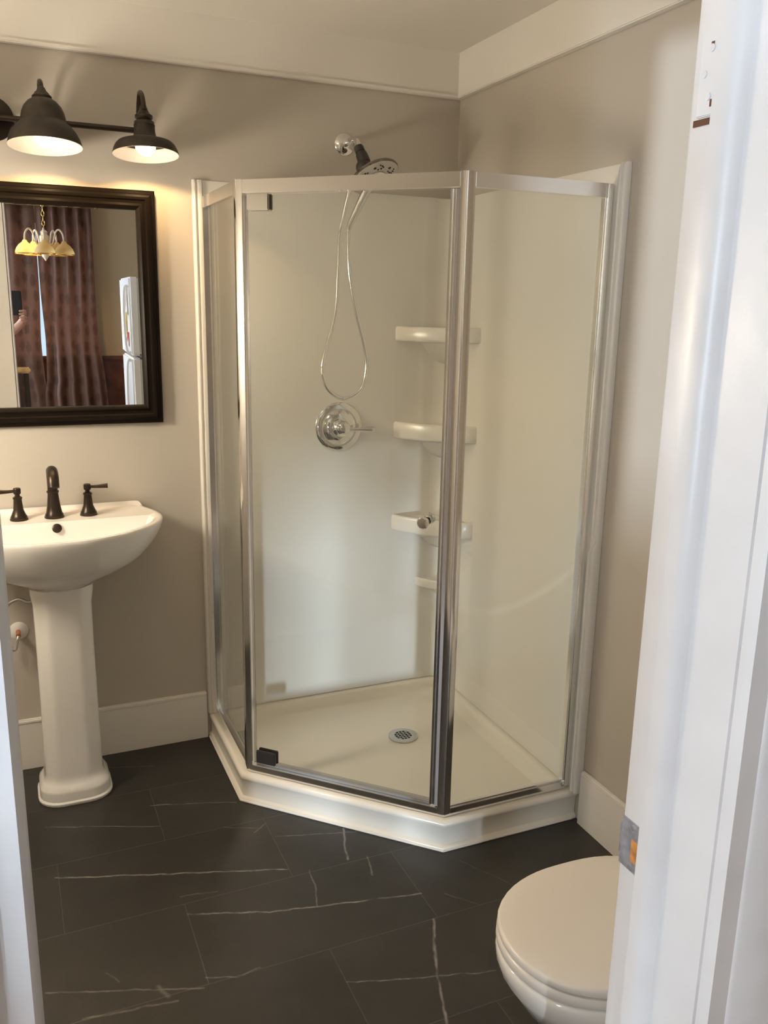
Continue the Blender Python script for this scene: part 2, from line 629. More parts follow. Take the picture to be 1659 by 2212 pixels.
def spline(pts, k=6):
    P = [Vector((*p, 0)) if len(p) == 2 else Vector(p) for p in pts]
    out = []
    for i in range(len(P) - 1):
        p0, p1, p2, p3 = P[max(i - 1, 0)], P[i], P[i + 1], P[min(i + 2, len(P) - 1)]
        for j in range(k):
            t = j / k
            out.append(0.5 * ((2 * p1) + (p2 - p0) * t + (2 * p0 - 5 * p1 + 4 * p2 - p3) * t * t + (3 * p1 - p0 - 3 * p2 + p3) * t ** 3))
    out.append(P[-1])
    return out


# ------------------------------------------------------------------ the bathroom shell
H = 2.445            # ceiling
XL = -2.25           # left wall of the bathroom
YF0, YF1 = -2.205, -2.345   # wall with the doorway, bathroom side / outer side
DX0, DX1 = -1.577, -0.890   # clear doorway
DH = 2.15
OX0, OX1, OY = -4.2, 1.2, -5.2    # room the photograph is taken from

struct(MB().box(XL, 0.12, YF1 + 0.02, 0.12, -0.06, 0.0).done('floor_bathroom', M['tile']))
struct(MB().box(OX0 - .1, OX1 + .1, OY - .1, YF1 + 0.02, -0.06, 0.0).done('floor_dining_room', M['wood_floor']))
struct(MB().box(XL - .1, 0.12, YF1, 0.12, H, H + 0.08).done('ceiling_bathroom', M['ceiling']))
struct(MB().box(OX0 - .1, OX1 + .1, OY - .1, YF1, H, H + 0.08).done('ceiling_dining_room', M['ceiling']))
struct(MB().box(XL - .1, 0.0, 0.0, 0.12, 0, H).done('wall_back', M['paint']))
struct(MB().box(0.0, 0.12, YF1, 0.12, 0, H).done('wall_right', M['paint']))
struct(MB().box(XL - .1, XL, YF1, 0.0, 0, H).done('wall_left', M['paint']))
wf = MB()
wf.box(XL, DX0 - 0.02, YF1 + .06, YF0, 0, H)
wf.box(DX1 + 0.02, 0.0, YF1 + .06, YF0, 0, H)
wf.box(DX0 - 0.02, DX1 + 0.02, YF1 + .06, YF0, DH + 0.02, H)
struct(wf.done('wall_front', M['paint']))
wo = MB()
wo.box(OX0 - .1, DX0 - 0.02, YF1, YF1 + .06, 0, H)
wo.box(DX1 + 0.02, OX1 + .1, YF1, YF1 + .06, 0, H)
wo.box(DX0 - 0.02, DX1 + 0.02, YF1, YF1 + .06, DH + 0.02, H)
struct(wo.done('wall_dining_front', M['tan_wall']))
# frieze boards under the ceiling
for nm, bx in (('trim_1', (XL, 0.0, -0.019, 0.0)), ('trim_2', (-0.019, 0.0, YF0, -0.019))):
    t = MB()
    t.box(*bx, 2.302, H)
    if nm == 'trim_1':
        t.box(bx[0], bx[1], -0.026, 0.0, 2.296, 2.309, 0.003)
    else:
        t.box(-0.026, 0.0, bx[2], -0.026, 2.296, 2.309, 0.003)
    struct(t.done(nm, M['trim']))
# baseboards
bb = MB()
bb.box(XL, -0.972, -0.014, 0.0, 0, 0.168)
bb.box(XL, -0.972, -0.017, 0.0, 0.168, 0.183, 0.004)
struct(bb.done('baseboard_back', M['trim']))
bb = MB()
bb.box(-0.014, 0.0, YF0, -0.990, 0, 0.168)
bb.box(-0.017, 0.0, YF0, -0.990, 0.168, 0.183, 0.004)
struct(bb.done('baseboard_right', M['trim']))
bb = MB()
bb.box(XL, DX0 - 0.11, YF0, YF0 + 0.014, 0, 0.18, 0.003)
bb.box(DX1 + 0.11, -0.014, YF0, YF0 + 0.014, 0, 0.18, 0.003)
struct(bb.done('baseboard_front', M['trim']))

# ------------------------------------------------------------------ doorway: jamb lining, stop, casings, old hardware
d1 = bpy.data.objects.new('door_1', None)
COL.objects.link(d1)
d1.location = (DX0, YF0, 0)
d1['label'] = 'white painted doorway frame with the door taken off'
struct(d1)
yb = -2.188          # bathroom-side edge of the lining
yo = -2.345
# right jamb: rabbet at the bathroom side, stop, deep flat, bead
j = MB()
xr = DX1
prof = [(xr + .025, yb), (xr + .002, yb), (xr + .000, yb - .004), (xr + .000, yb - .043), (xr - .012, yb - .0432), (xr - .0125, yb - .060),
        (xr - .011, yb - .068), (xr - .006, yb - .074), (xr + .001, yb - .078), (xr + .001, yb - .146), (xr + .005, yb - .147),
        (xr + .005, yb - .1495), (xr - .000, yb - .151), (xr - .001, yb - .160), (xr + .001, yb - .168), (xr + .025, yb - .170)]
t = bmesh.new()
NZ = 60
cols = []
for k in range(NZ + 1):
    z = DH * k / NZ
    row = []
    for i, p in enumerate(prof):
        w = 0.0 if i in (0, len(prof) - 1) else 0.0007 * noise.noise(Vector((p[1] * 40, z * 9, i * .7)))
        row.append((p[0] + w, p[1] + w * 0.6, z))
    cols.append(row)
j.loft(cols, True, True)
j.done('jamb_right', M['jamb'], d1)
j = MB()
xl = DX0
pl = [(xl - .025, yb), (xl, yb), (xl + .0, yb - .043), (xl + .0, yb - .160), (xl - .004, yb - .168), (xl - .028, yb - .170), (xl - .028, yb - .12)]
j.loft([[(p[0], p[1], DH * k / 40) for p in pl] for k in range(41)], True, True)
j.done('jamb_left', M['jamb'], d1)
j = MB()
j.box(DX0 - .02, DX1 + .02, yb - .17, yb, DH, DH + .02)
j.box(DX0, DX1, yb - .078, yb - .043, DH - .012, DH)
j.done('jamb_head', M['jamb'], d1)
# strike plate with bare-wood latch pocket
sp = MB()
sp.box(xr - .0022, xr + .0005, yb - .040, yb - .0005, .893, .960, 0.0008)
sp.box(xr - .0016, xr + .010, yb - .001, yb + .0022, .906, .948, 0.0008)
spo = sp.done('strike_plate', M['strike'], d1, label='worn steel strike plate')
pk = MB()
pk.box(xr - .0030, xr + .0005, yb - .037, yb - .022, .908, .938)
pk.done('latch_pocket', M['orange_wood'], spo)
sc_ = MB()
for zz in (.899, .954):
    sc_.lathe([(.0034, 0), (.0034, .0012), (.0014, .0016)], (xr - .0022, yb - .022, zz), axis_mtx((-1, 0, 0)), n=14)
sc_.done('screw', M['brushed'], spo)
# painted-over hinge leaf
hl = MB()
hl.box(xr - .0030, xr + .0005, yb - .038, yb - .012, 1.772, 1.852, 0.0012)
for zz, yy in ((1.835, -.028), (1.812, -.020), (1.79, -.028)):
    hl.lathe([(.0038, 0), (.0038, .0012), (.0015, .0018)], (xr - .003, yb + yy, zz), axis_mtx((-1, 0, 0)), n=12)
hlo = hl.done('hinge_leaf', M['jamb'], d1)
hs = MB()
hs.box(xr - .0034, xr, yb - .036, yb - .031, 1.780, 1.787)
hs.box(xr - .0034, xr, yb - .030, yb - .026, 1.838, 1.841)
hs.box(xr - .0012, xr + .001, yb - .036, yb - .008, 1.764, 1.7705)
hs.done('screw_hole', M['wainscot'], hlo)
# casings
for nm, x0, x1 in (('trim_3', DX0 - .118, DX0 - .028), ('trim_4', DX1 + .0245, DX1 + .1145)):
    c = MB()
    if nm == 'trim_3':
        pr = [(x0, -2.345), (x0, -2.363), (x0 + .012, -2.367), (x1 - .022, -2.367), (x1 - .019, -2.360), (x1 - .012, -2.360), (x1 - .010, -2.366), (x1 - .002, -2.366), (x1, -2.36), (x1, -2.345)]
    else:
        pr = [(x0, -2.345), (x0, -2.358), (x0 + .004, -2.361), (x1 - .012, -2.361), (x1 - .006, -2.366), (x1, -2.362), (x1, -2.345)]
    c.prism(pr, 0, DH + .11)
    struct(c.done(nm, M['jamb']))
c = MB()
c.box(DX0 - .028, DX1 + .0245, -2.366, -2.345, DH + .004, DH + .11, .003)
struct(c.done('trim_5', M['jamb']))
c = MB()
c.box(DX0 - .115, DX0 - .008, YF0, yb + 0.003, 0, DH + .11, .003)
c.box(DX1 + .008, DX1 + .10, YF0, yb + 0.003, 0, DH + .11, .003)
c.box(DX0 - .008, DX1 + .008, YF0, yb + 0.003, DH + .008, DH + .11, .003)
struct(c.done('trim_6', M['trim']))

# ------------------------------------------------------------------ shower pan
Wp, Sp, D0 = 0.965, 0.4768, 0.0233
POLY = [Vector((-Wp, 0)), Vector((-Wp, -Sp)), Vector((-Sp, -Wp)), Vector((0, -Wp)), Vector((0, 0))]


def inset(poly, offs):
    n = len(poly)
    res = []
    for i in range(n):
        p0, p1, p2 = poly[i - 1], poly[i], poly[(i + 1) % n]
        d1_, d2_ = (p1 - p0).normalized(), (p2 - p1).normalized()
        n1, n2 = Vector((-d1_.y, d1_.x)), Vector((-d2_.y, d2_.x))
        a = p1 + n1 * offs[i - 1]
        b = p1 + n2 * offs[i]
        den = d1_.x * d2_.y - d1_.y * d2_.x
        t_ = ((b - a).x * d2_.y - (b - a).y * d2_.x) / den
        res.append(a + d1_ * t_)
    return res


EPS = 0.002
ex = [(0, 0), (0, .010), (.004, .014), (.009, .017), (.010, .030), (.008, .072), (.004, .077), (.002, .082), (.003, .090), (.008, .096), (.016, .0975), (.055, .0975), (.066, .090), (.080, .056), (.10, .050), (.14, .048)]
wl = [(EPS, 0), (EPS, .010), (EPS, .014), (EPS, .017), (EPS, .030), (EPS, .072), (EPS, .077), (EPS, .082), (EPS, .090), (EPS, .096), (.004, .0975), (.027, .0975), (.036, .090), (.048, .058), (.062, .051), (.10, .048)]
loops = []
for (de, ze), (dw, zw) in zip(ex, wl):
    q = inset(POLY, [de, de, de, dw, dw])
    loops.append([(q[i].x, q[i].y, ze if i < 4 else zw) for i in range(5)])
pan = thing('shower_pan', 'white acrylic corner shower base with angled front curb', 'shower base', (-.35, -.35, 0))
pm = MB()
pm.loft(loops, True, False)
DR = Vector((-.327, -.352))
# floor of the pan runs down to the drain
q = loops[-1]
lp = []
for i in range(5):
    a, b = Vector(q[i]), Vector(q[(i + 1) % 5])
    for k in range(8):
        lp.append(a.lerp(b, k / 8))
ring = []
for p in lp:
    an = math.atan2(p.y - DR.y, p.x - DR.x)
    ring.append((DR.x + .053 * math.cos(an), DR.y + .053 * math.sin(an), .044))
pm.loft([lp, ring], False, True)
pm.done('pan_body', M['pan'], pan, ang=50)
ck = MB()
ck.tube([(-Wp - .001, -.018, .004), (-Wp - .001, -Sp, .004)], .004, 8, 1)
ck.tube([(-Wp - .001, -Sp, .004), (-Sp, -Wp - .001, .004)], .004, 8, 1)
ck.tube([(-Sp, -Wp - .001, .004), (-.018, -Wp - .001, .004)], .004, 8, 1)
ck.done('caulk_bead', M['caulk'], pan)
dr = MB()
dr.lathe([(.054, .0), (.054, .004), (.050, .0055), (.040, .0052)], (DR.x, DR.y, .0445), cap1=False)
g = MB()
for i in range(-2, 4):
    o = (i - .5) * .0125
    hw = math.sqrt(max(.041 ** 2 - o * o, 0))
    g.box(DR.x + o - .0015, DR.x + o + .0015, DR.y - hw, DR.y + hw, .0470, .0496)
    g.box(DR.x - hw, DR.x + hw, DR.y + o - .0015, DR.y + o + .0015, .0470, .0496)
ang_ = math.radians(0)
for k in range(36):
    a0, a1 = 2 * PI * k / 36, 2 * PI * (k + 1) / 36
    g.prism([(DR.x + r_ * math.cos(a_), DR.y + r_ * math.sin(a_)) for r_, a_ in ((.0325, a0), (.042, a0), (.042, a1), (.0325, a1))], .0472, .0498)
dro = dr.done('drain', M['brushed'], pan)
g.done('drain_grate', M['brushed'], dro)
dk = MB()
dk.lathe([(.041, 0), (.041, .0015)], (DR.x, DR.y, .0446))
dk.done('drain_opening', M['black_hole'], dro)

# ------------------------------------------------------------------ shower surround
SZ0, SZ1 = 0.099, 1.962
sur = thing('shower_surround', 'white acrylic shower wall liner in the corner behind the glass', 'shower wall', (-.02, -.02, SZ0))


def panel_depth(u, z, uend):
    arc = .425 + .50 * u * u
    f = .008 + .007 * smoothstep(arc + .012, arc - .012, z)
    f += .012 * smoothstep(uend - .034, uend - .029, u) * (1 - .55 * smoothstep(uend - .019, uend - .016, u) * (1 - smoothstep(uend - .012, uend - .009, u)))
    f -= .010 * smoothstep(uend - .004, uend, u) * .8
    f -= .005 * smoothstep(SZ1 - .012, SZ1, z)
    f += .003 * smoothstep(.135, .125, u)
    return f


for side, uend in (('A', .968), ('B', .984)):
    us = [i * uend / 96 for i in range(81)] + [uend * .8333 + (uend * .1667) * i / 60 for i in range(1, 61)]
    us = sorted(set(round(x, 5) for x in us))
    zs = [SZ0 + (SZ1 - SZ0) * k / 150 for k in range(151)]
    t = bmesh.new()
    gr = []
    for z in zs:
        r_ = []
        for u in us:
            d_ = panel_depth(u, z, uend)
            r_.append(t.verts.new((-u, -d_, z) if side == 'A' else (-d_, -u, z)))
        gr.append(r_)
    for a, b in zip(gr, gr[1:]):
        for i in range(len(us) - 1):
            t.faces.new((a[i], a[i + 1], b[i + 1], b[i]) if side == 'B' else (a[i + 1], a[i], b[i], b[i + 1]))
    # returns to the wall
    be = [e for e in t.edges if e.is_boundary]
    ret = bmesh.ops.extrude_edge_only(t, edges=be)
    for v in ret['geom']:
        if isinstance(v, bmesh.types.BMVert):
            if side == 'A':
                v.co.y = -.0008
            else:
                v.co.x = -.0008
    bmesh.ops.recalc_face_normals(t, faces=t.faces[:])
    mb = MB()
    mb.merge(t)
    mb.done('back_panel' if side == 'A' else 'side_panel', M['acrylic'], sur, ang=50)
# coved corner
cv = MB()
R_ = .075
arcp = [(-.0105 - R_ + R_ * math.sin(a), -.0105 - R_ + R_ * math.cos(a)) for a in [PI / 2 * k / 10 for k in range(11)]]
cv.loft([[(p[0], p[1], z) for p in arcp + [(-.003, -.09), (-.003, -.003), (-.09, -.003)]] for z in (SZ0, SZ1 - .004)])
cv.done('corner_cove', M['acrylic'], sur)


def shelf(ztop, zlip, size, drop, parent):
    mb = MB()
    A = (-size, -.004)
    B = (-.004, -size)
    front = []
    n = 14
    for k in range(n + 1):
        t_ = k / n
        p = Vector(A).lerp(Vector(B), t_)
        bul = .022 * math.sin(PI * t_)
        rr = .014 * (smoothstep(.10, 0, t_) + smoothstep(.90, 1, t_))
        p = p + Vector((-.7071, -.7071)) * (bul - rr)
        front.append((p.x, p.y))
    out = front + [(-.004, -.004)]

    def lp(s, z, dish=0.0):
        return [(-.004 + (p[0] + .004) * s, -.004 + (p[1] + .004) * s, z) for p in out]
    L_ = [lp(.55, ztop - .012), lp(.86, ztop - .011), lp(.93, ztop - .003), lp(.96, ztop), lp(.985, ztop - .002), lp(1.0, ztop - .009), lp(1.0, zlip + .008), lp(.99, zlip), lp(.94, zlip - .003),
          lp(.56, zlip - .005), lp(.53, zlip - drop * .12), lp(.47, zlip - drop * .4), lp(.36, zlip - drop * .75), lp(.22, zlip - drop)]
    mb.loft(L_, True, True)
    return mb.done('corner_shelf', M['acrylic'], parent, ang=60)


shelf(1.508, 1.456, .250, .085, sur)
shelf(1.157, 1.096, .250, .085, sur)
shelf(.797, .735, .250, .085, sur)
shelf(.535, .500, .140, .06, sur)

# ------------------------------------------------------------------ shower enclosure
Q = inset(POLY, [D0, D0, D0, 0, 0])
Q1, Q2, Q3, Q4 = Q[0], Q[1], Q[2], Q[3]
Q1 = Vector((Q1.x, -.0225))
Q4 = Vector((-.0225, Q4.y))
ZB, ZT = .0995, 1.910
enc = thing('shower_enclosure', 'chrome framed glass corner shower cabin with angled door', 'shower enclosure', (-.5, -.5, ZB))
DPT = -.026     # inward (offset is to the right of travel = outward)
u = MB()
u.plank(Q1, Q2, DPT, 0, ZB, ZT, .0012, 0, .016)
u.plank(Q1, Q2, DPT + .004, -.003, ZB, ZT - .036, .001, .016, .022)
u.done('wall_channel', M['satin'], enc)
u = MB()
L34 = (Q4 - Q3).length
u.plank(Q3, Q4, DPT, 0, ZB, ZT, .0012, L34 - .016, L34)
u.plank(Q3, Q4, DPT + .004, -.003, ZB, ZT - .036, .001, L34 - .022, L34 - .016)
u.done('wall_channel', M['satin'], enc)


def post(Qm, Qa, Qb):
    da, db = (Qa - Qm).normalized(), (Qb - Qm).normalized()
    inn = (da + db).normalized()
    w = .021
    # inward point of each face end
    na = Vector((-inn.x, -inn.y))
    fa = Vector((da.y, -da.x))
    if fa.dot(inn) < 0:
        fa = -fa
    fb = Vector((db.y, -db.x))
    if fb.dot(inn) < 0:
        fb = -fb
    cut = .0025
    p = [Qm + da * cut, Qm + da * w, Qm + da * w + fa * .026, Qm + inn * (.026 / math.cos(PI / 8)), Qm + db * w + fb * .026, Qm + db * w, Qm + db * cut]
    return MB().prism(p, ZB, ZT + .001, .0008).done('post', M['satin'], enc)


post(Q2, Q1, Q3)
post(Q3, Q2, Q4)
L12 = (Q2 - Q1).length
L23 = (Q3 - Q2).length


def rails(A, B, u0, u1, door):
    m1 = MB()
    m1.plank(A, B, DPT, 0, ZT - .036, ZT, .0012, u0, u1)
    m1.done('header_rail', M['satin'], enc)
    m2 = MB()
    m2.plank(A, B, DPT, 0, ZB, ZB + (.026 if door else .026), .0012, u0, u1)
    if not door:
        m2.plank(A, B, -.018, -.004, ZB + .026, ZB + .032, .001, u0, u1)
    m2.done('sill_rail', M['satin'], enc)


rails(Q1, Q2, .016, L12 - .021, False)
rails(Q2, Q3, .021, L23 - .021, True)
rails(Q3, Q4, .021, L34 - .016, False)
for A, B, u0, u1 in ((Q1, Q2, .017, L12 - .019), (Q3, Q4, .019, L34 - .017)):
    gl = MB()
    gl.plank(A, B, -.014, -.009, ZB + .027, ZT - .037, 0, u0, u1)
    gl.done('glass_panel', M['glass'], enc)
# door
dd = (Q3 - Q2).normalized()
dn = Vector((-.7071, -.7071))


def dpt(u_, o_, z_):
    p = Q2 + dd * u_ + dn * o_
    return Vector((p.x, p.y, z_))


door = MB()
door.plank(Q2, Q3, -.013, -.007, ZB + .034, ZT - .042, 0, .034, L23 - .047)
dro = door.done('shower_door', M['glass'], enc, label='frameless hinged glass shower door')
st = MB()
st.plank(Q2, Q3, -.020, -.001, ZB + .032, ZT - .040, .0012, L23 - .047, L23 - .040)
st.plank(Q2, Q3, -.016, -.005, ZB + .032, ZT - .040, .001, L23 - .040, L23 - .032)
st.done('door_edge_strip', M['satin'], dro)
st = MB()
st.plank(Q2, Q3, -.017, -.004, ZB + .030, ZT - .040, .001, L23 - .032, L23 - .022)
st.done('magnet_seal', M['seal_grey'], dro)
st = MB()
st.plank(Q2, Q3, -.012, -.008, ZB + .032, ZT - .042, 0, .024, .033)
st.done('hinge_side_seal', M['vinyl'], dro)
st = MB()
st.plank(Q2, Q3, -.016, -.004, ZB + .0275, ZB + .046, .001, .034, L23 - .047)
st.done('door_sweep', M['vinyl'], dro)
for zc, mm in ((1.850, M['clip']), (.160, M['dark_plastic'])):
    h = MB()
    h.plank(Q2, Q3, -.006, .004, zc - .022, zc + .022, .003, .037, .106)
    h.plank(Q2, Q3, -.024, -.014, zc - .022, zc + .022, .003, .037, .106)
    h.done('pivot_clip', mm, dro, label='brushed upper pivot clip' if zc > 1 else 'dark lower pivot clip')
kb = MB()
ku, kz = .585, 1.0
mo = axis_mtx((dn.x, dn.y, 0))
mi = axis_mtx((-dn.x, -dn.y, 0))
kb.lathe([(.008, 0), (.008, .006), (.007, .014), (.011, .019), (.0165, .024), (.017, .030), (.014, .034), (.001, .0355)], dpt(ku, -.0065, kz), mo, n=32)
kb.lathe([(.013, 0), (.0135, .004), (.010, .010), (.0085, .016), (.014, .022), (.0165, .028), (.013, .033), (.001, .035)], dpt(ku, -.0135, kz), mi, n=32)
kb.done('door_knob', M['chrome'], dro, label='round chrome knob')

# ------------------------------------------------------------------ shower head and valve
sh = thing('shower_fixture', 'chrome shower arm with round spray head and looped metal hose', 'shower head', (-.44, 0, 2.113))
fl = MB()
fl.lathe([(.0365, 0), (.0365, .002), (.034, .005), (.022, .010), (.014, .013), (.012, .013)], (-.44, -.0005, 2.113), axis_mtx((0, -1, 0)))
fl.done('wall_flange', M['chrome'], sh)
ar = MB()
ar.tube([(-.44, -.004, 2.113), (-.44, -.06, 2.116), (-.441, -.105, 2.112), (-.444, -.135, 2.094), (-.446, -.15, 2.072)], .0105, 16)
ar.done('shower_arm', M['chrome'], sh)
co = MB()
axd = (.012, -.025, -.05)
co.lathe([(.014, -.005), (.0165, 0), (.0165, .016), (.0145, .017), (.0145, .022), (.019, .024), (.0205, .045), (.0205, .056), (.017, .06), (.012, .07)], (-.447, -.148, 2.080), axis_mtx(axd), n=24)
co.sphere((-.440, -.176, 2.016), .026)
co.done('swivel_joint', M['dark_plastic'], sh)
HN = Vector((.22, -.52, -.84)).normalized()
HC = Vector((-.402, -.178, 1.992))
hm = axis_mtx(HN)
hd = MB()
hd.lathe([(.020, -.030), (.042, -.022), (.069, -.012), (.083, -.004), (.0845, .002), (.082, .006)], HC, hm, n=56, cap1=False)
hdo = hd.done('spray_disc', M['chrome_reflecting_dark'], sh)
fc = MB()
fc.lathe([(.0825, .004), (.081, .0075), (.060, .009), (.036, .0085), (.034, .006), (.001, .006)], HC, hm, n=56)
fco = fc.done('spray_face', M['face_plastic'], hdo)
nz = MB()
for k in range(6):
    for (r_, da_, sz) in ((.049, -.22, .0031), (.061, -.22, .0031), (.055, -.33, .0028), (.046, .0, .0028), (.066, -.08, .0026), (.058, .22, .005)):
        a_ = 2 * PI * k / 6 + da_
        c = HC + hm.to_3x3() @ Vector((r_ * math.cos(a_), r_ * math.sin(a_), .0085))
        nz.lathe([(sz, 0), (sz, .002), (sz * .6, .003)], c, hm, n=8)
nz.done('spray_nozzle', M['black_hole'], hdo)
hh = MB()
hh.lathe([(.034, .004), (.033, .011), (.028, .013), (.001, .0135)], HC, hm, n=40)
hp = HC + hm.to_3x3() @ Vector((0, 0, .004))
hh.tube([hp + Vector((-.004, .012, -.004)), (-.420, -.158, 1.952), (-.446, -.146, 1.895), (-.468, -.136, 1.845), (-.474, -.132, 1.828)], [.018, .016, .0125, .0105, .0095], 16)
hh.done('hand_shower', M['chrome'], sh)
hosepts = [(-.474, -.132, 1.832), (-.473, -.13, 1.759), (-.466, -.13, 1.669), (-.441, -.13, 1.547), (-.414, -.13, 1.453), (-.401, -.13, 1.373), (-.421, -.13, 1.293), (-.481, -.13, 1.260),
           (-.538, -.13, 1.287), (-.564, -.13, 1.343), (-.559, -.13, 1.406), (-.519, -.131, 1.546), (-.510, -.133, 1.698), (-.504, -.136, 1.818), (-.477, -.145, 1.947), (-.462, -.165, 1.995)]
hsm = spline(hosepts, 40)
rad = [.0071 if i % 2 == 0 else .0058 for i in range(len(hsm))]
ho = MB()
ho.tube(hsm, rad, 10, 1)
ho.done('hose', M['satin'], sh, ang=80)

vv = thing('shower_valve', 'round chrome shower mixer plate with lever pointing right', 'tap', (-.458, -.009, 1.144))
VC = (-.458, -.0085, 1.144)
vm_ = axis_mtx((0, -1, 0))
e = MB()
e.lathe([(.090, 0), (.090, .003), (.087, .006), (.066, .009), (.064, .0085), (.060, .012), (.048, .018), (.036, .021), (.034, .021)], VC, vm_, n=64)
eo = e.done('escutcheon', M['chrome'], vv)
e = MB()
e.lathe([(.033, .015), (.033, .028), (.029, .030), (.029, .040), (.026, .043), (.026, .056), (.022, .060), (.012, .065), (.001, .0665)], VC, vm_, n=48)
e.done('hub', M['chrome'], vv)
e = MB()
e.tube([(-.448, -.060, 1.142), (-.425, -.062, 1.140), (-.39, -.064, 1.139), (-.352, -.066, 1.138), (-.344, -.066, 1.138)], [.009, .008, .0095, .0135, .012], 14, 4, section=(1, .9))
e.done('lever', M['chrome'], vv)
e = MB()
t = bmesh.new()
bmesh.ops.create_uvsphere(t, u_segments=24, v_segments=8, radius=1)
e.merge(t, Matrix.Translation((-.462, -.0172, 1.067)) @ Matrix.Diagonal((.017, .0012, .0056, 1)))
e.done('badge', M['dark_plastic'], vv)
fcv = bpy.data.curves.new('badge_text', 'FONT')
fcv.body = 'DELTA'
fcv.size = .0085
fcv.align_x = 'CENTER'
fcv.align_y = 'CENTER'
fcv.extrude = .0003
fo = bpy.data.objects.new('tmp_text', fcv)
COL.objects.link(fo)
bpy.context.view_layer.update()
tm = bpy.data.meshes.new_from_object(fo.evaluated_get(bpy.context.evaluated_depsgraph_get()))
bpy.data.objects.remove(fo)
lt = MB()
lt.bm.from_mesh(tm)
bmesh.ops.transform(lt.bm, matrix=Matrix.Translation((-.462, -.0186, 1.067)) @ Matrix.Rotation(PI / 2, 4, 'X'), verts=lt.bm.verts[:])
lt.done('badge_lettering', M['chrome'], vv)

# ------------------------------------------------------------------ pedestal sink
SX = -1.455
sk = thing('pedestal_sink', 'white pedestal sink with dark bronze taps on the back wall', 'sink', (SX, -.2, 0))
half = [(0, -.425), (.08, -.418), (.16, -.388), (.23, -.338), (.283, -.282), (.314, -.226), (.325, -.17), (.319, -.115), (.301, -.06), (.280, -.018), (.262, -.004)]
hs_ = spline(half, 4)
right = [(p.x, p.y) for p in hs_]
left = [(-x, y) for x, y in reversed(right)][:-1]
back = [(.262 - .524 * k / 16, -.004) for k in range(1, 16)]
outl = right + back + left            # closed outline, starts at the front centre
N_ = len(outl)
CEN = (0, -.205)


def sl(s, z, sy=None, dz=None):
    sy = s if sy is None else sy
    r = []
    for (x, y) in outl:
        yy = CEN[1] + (y - CEN[1]) * sy
        zz = z + (dz(x, y) if dz else 0)
        r.append((SX + x * s, min(yy, -.004), zz))
    return r


lip = lambda x, y: .016 * smoothstep(-.03, -.008, y)
# inner opening follows the outline at the front and a straight line behind
op = []
for (x, y) in outl:
    yy = CEN[1] + (y - CEN[1]) * .915
    k_ = .02
    h_ = max(0.0, min(1.0, .5 + .5 * (yy + .160) / k_))
    yy = yy * (1 - h_) + (-.160) * h_ - k_ * h_ * (1 - h_)
    op.append((x * (.905 if yy < -.2 else .905 - .03 * smoothstep(-.2, -.16, yy)), yy))


def inn(s, z, cy=-.262):
    return [(SX + x * s, cy + (y + .262) * s, z) for x, y in op]


ZR = .904
SH = [sl(.27, .697, .32), sl(.28, .709, .335), sl(.315, .719, .37), sl(.39, .729, .445), sl(.50, .742, .55), sl(.64, .762, .67), sl(.75, .782, .765), sl(.81, .798, .82), sl(.885, .825, .89), sl(.93, .844, .93), sl(.963, .862, .962), sl(.99, .880, .99), sl(1.0, .893), sl(1.0, ZR - .004, None, lip), sl(.992, ZR, None, lip), sl(.965, ZR + .0005), sl(.955, ZR),
      inn(1.02, ZR - .001), inn(1.0, ZR - .006), inn(.975, ZR - .025), inn(.91, ZR - .055, -.258), inn(.76, ZR - .080, -.250), inn(.50, ZR - .094, -.240), inn(.12, ZR - .098, -.235)]
bs = MB()
bs.loft(SH, True, True)
bs.done('basin', M['china'], sk, ang=60)
pd = MB()


def ped(hw, fy, by, cham, z):
    y0, y1 = -.185 - fy, -.185 + by
    pts = [(-hw + cham, y0), (hw - cham, y0), (hw, y0 + cham * .9), (hw, y1 - cham), (hw - cham, y1), (-hw + cham, y1), (-hw, y1 - cham), (-hw, y0 + cham * .9)]
    # round the corners
    out = []
    n = len(pts)
    for i in range(n):
        p0, p1, p2 = Vector(pts[i - 1]), Vector(pts[i]), Vector(pts[(i + 1) % n])
        r = min((p1 - p0).length, (p2 - p1).length) * (.48 if z < .075 else .26)
        a, b = p1 + (p0 - p1).normalized() * r, p1 + (p2 - p1).normalized() * r
        for k in range(4):
            t_ = k / 3
            q_ = a.lerp(p1, t_).lerp(p1.lerp(b, t_), t_)
            out.append((SX + q_.x, q_.y, z))
    return out


PL = [ped(.113, .118, .10, .045, 0), ped(.115, .120, .10, .045, .004), ped(.115, .120, .10, .045, .010), ped(.109, .114, .10, .043, .014), ped(.109, .114, .10, .043, .040), ped(.107, .112, .098, .042, .048), ped(.097, .103, .09, .040, .062), ped(.091, .097, .085, .040, .072), ped(.089, .094, .085, .040, .09),
      ped(.087, .090, .085, .040, .30), ped(.086, .088, .085, .040, .55), ped(.087, .089, .085, .040, .66), ped(.093, .096, .085, .042, .700), ped(.093, .096, .085, .042, .716)]
pd.loft(PL, True, True)
pd.done('pedestal', M['china'], sk, ang=40)


def bell(mb, x, y, z, h, r0, r1):
    mb.lathe([(r0, 0), (r0, .004), (r0 * .93, .006), (r0 * .93, .010), (r0 * .80, .016), (r1 * 1.22, h * .42), (r1, h * .8), (r1 * .98, h * .88), (r1 * 1.12, h * .9), (r1 * 1.12, h * .95), (r1 * .7, h)], (x, y, z), n=32)


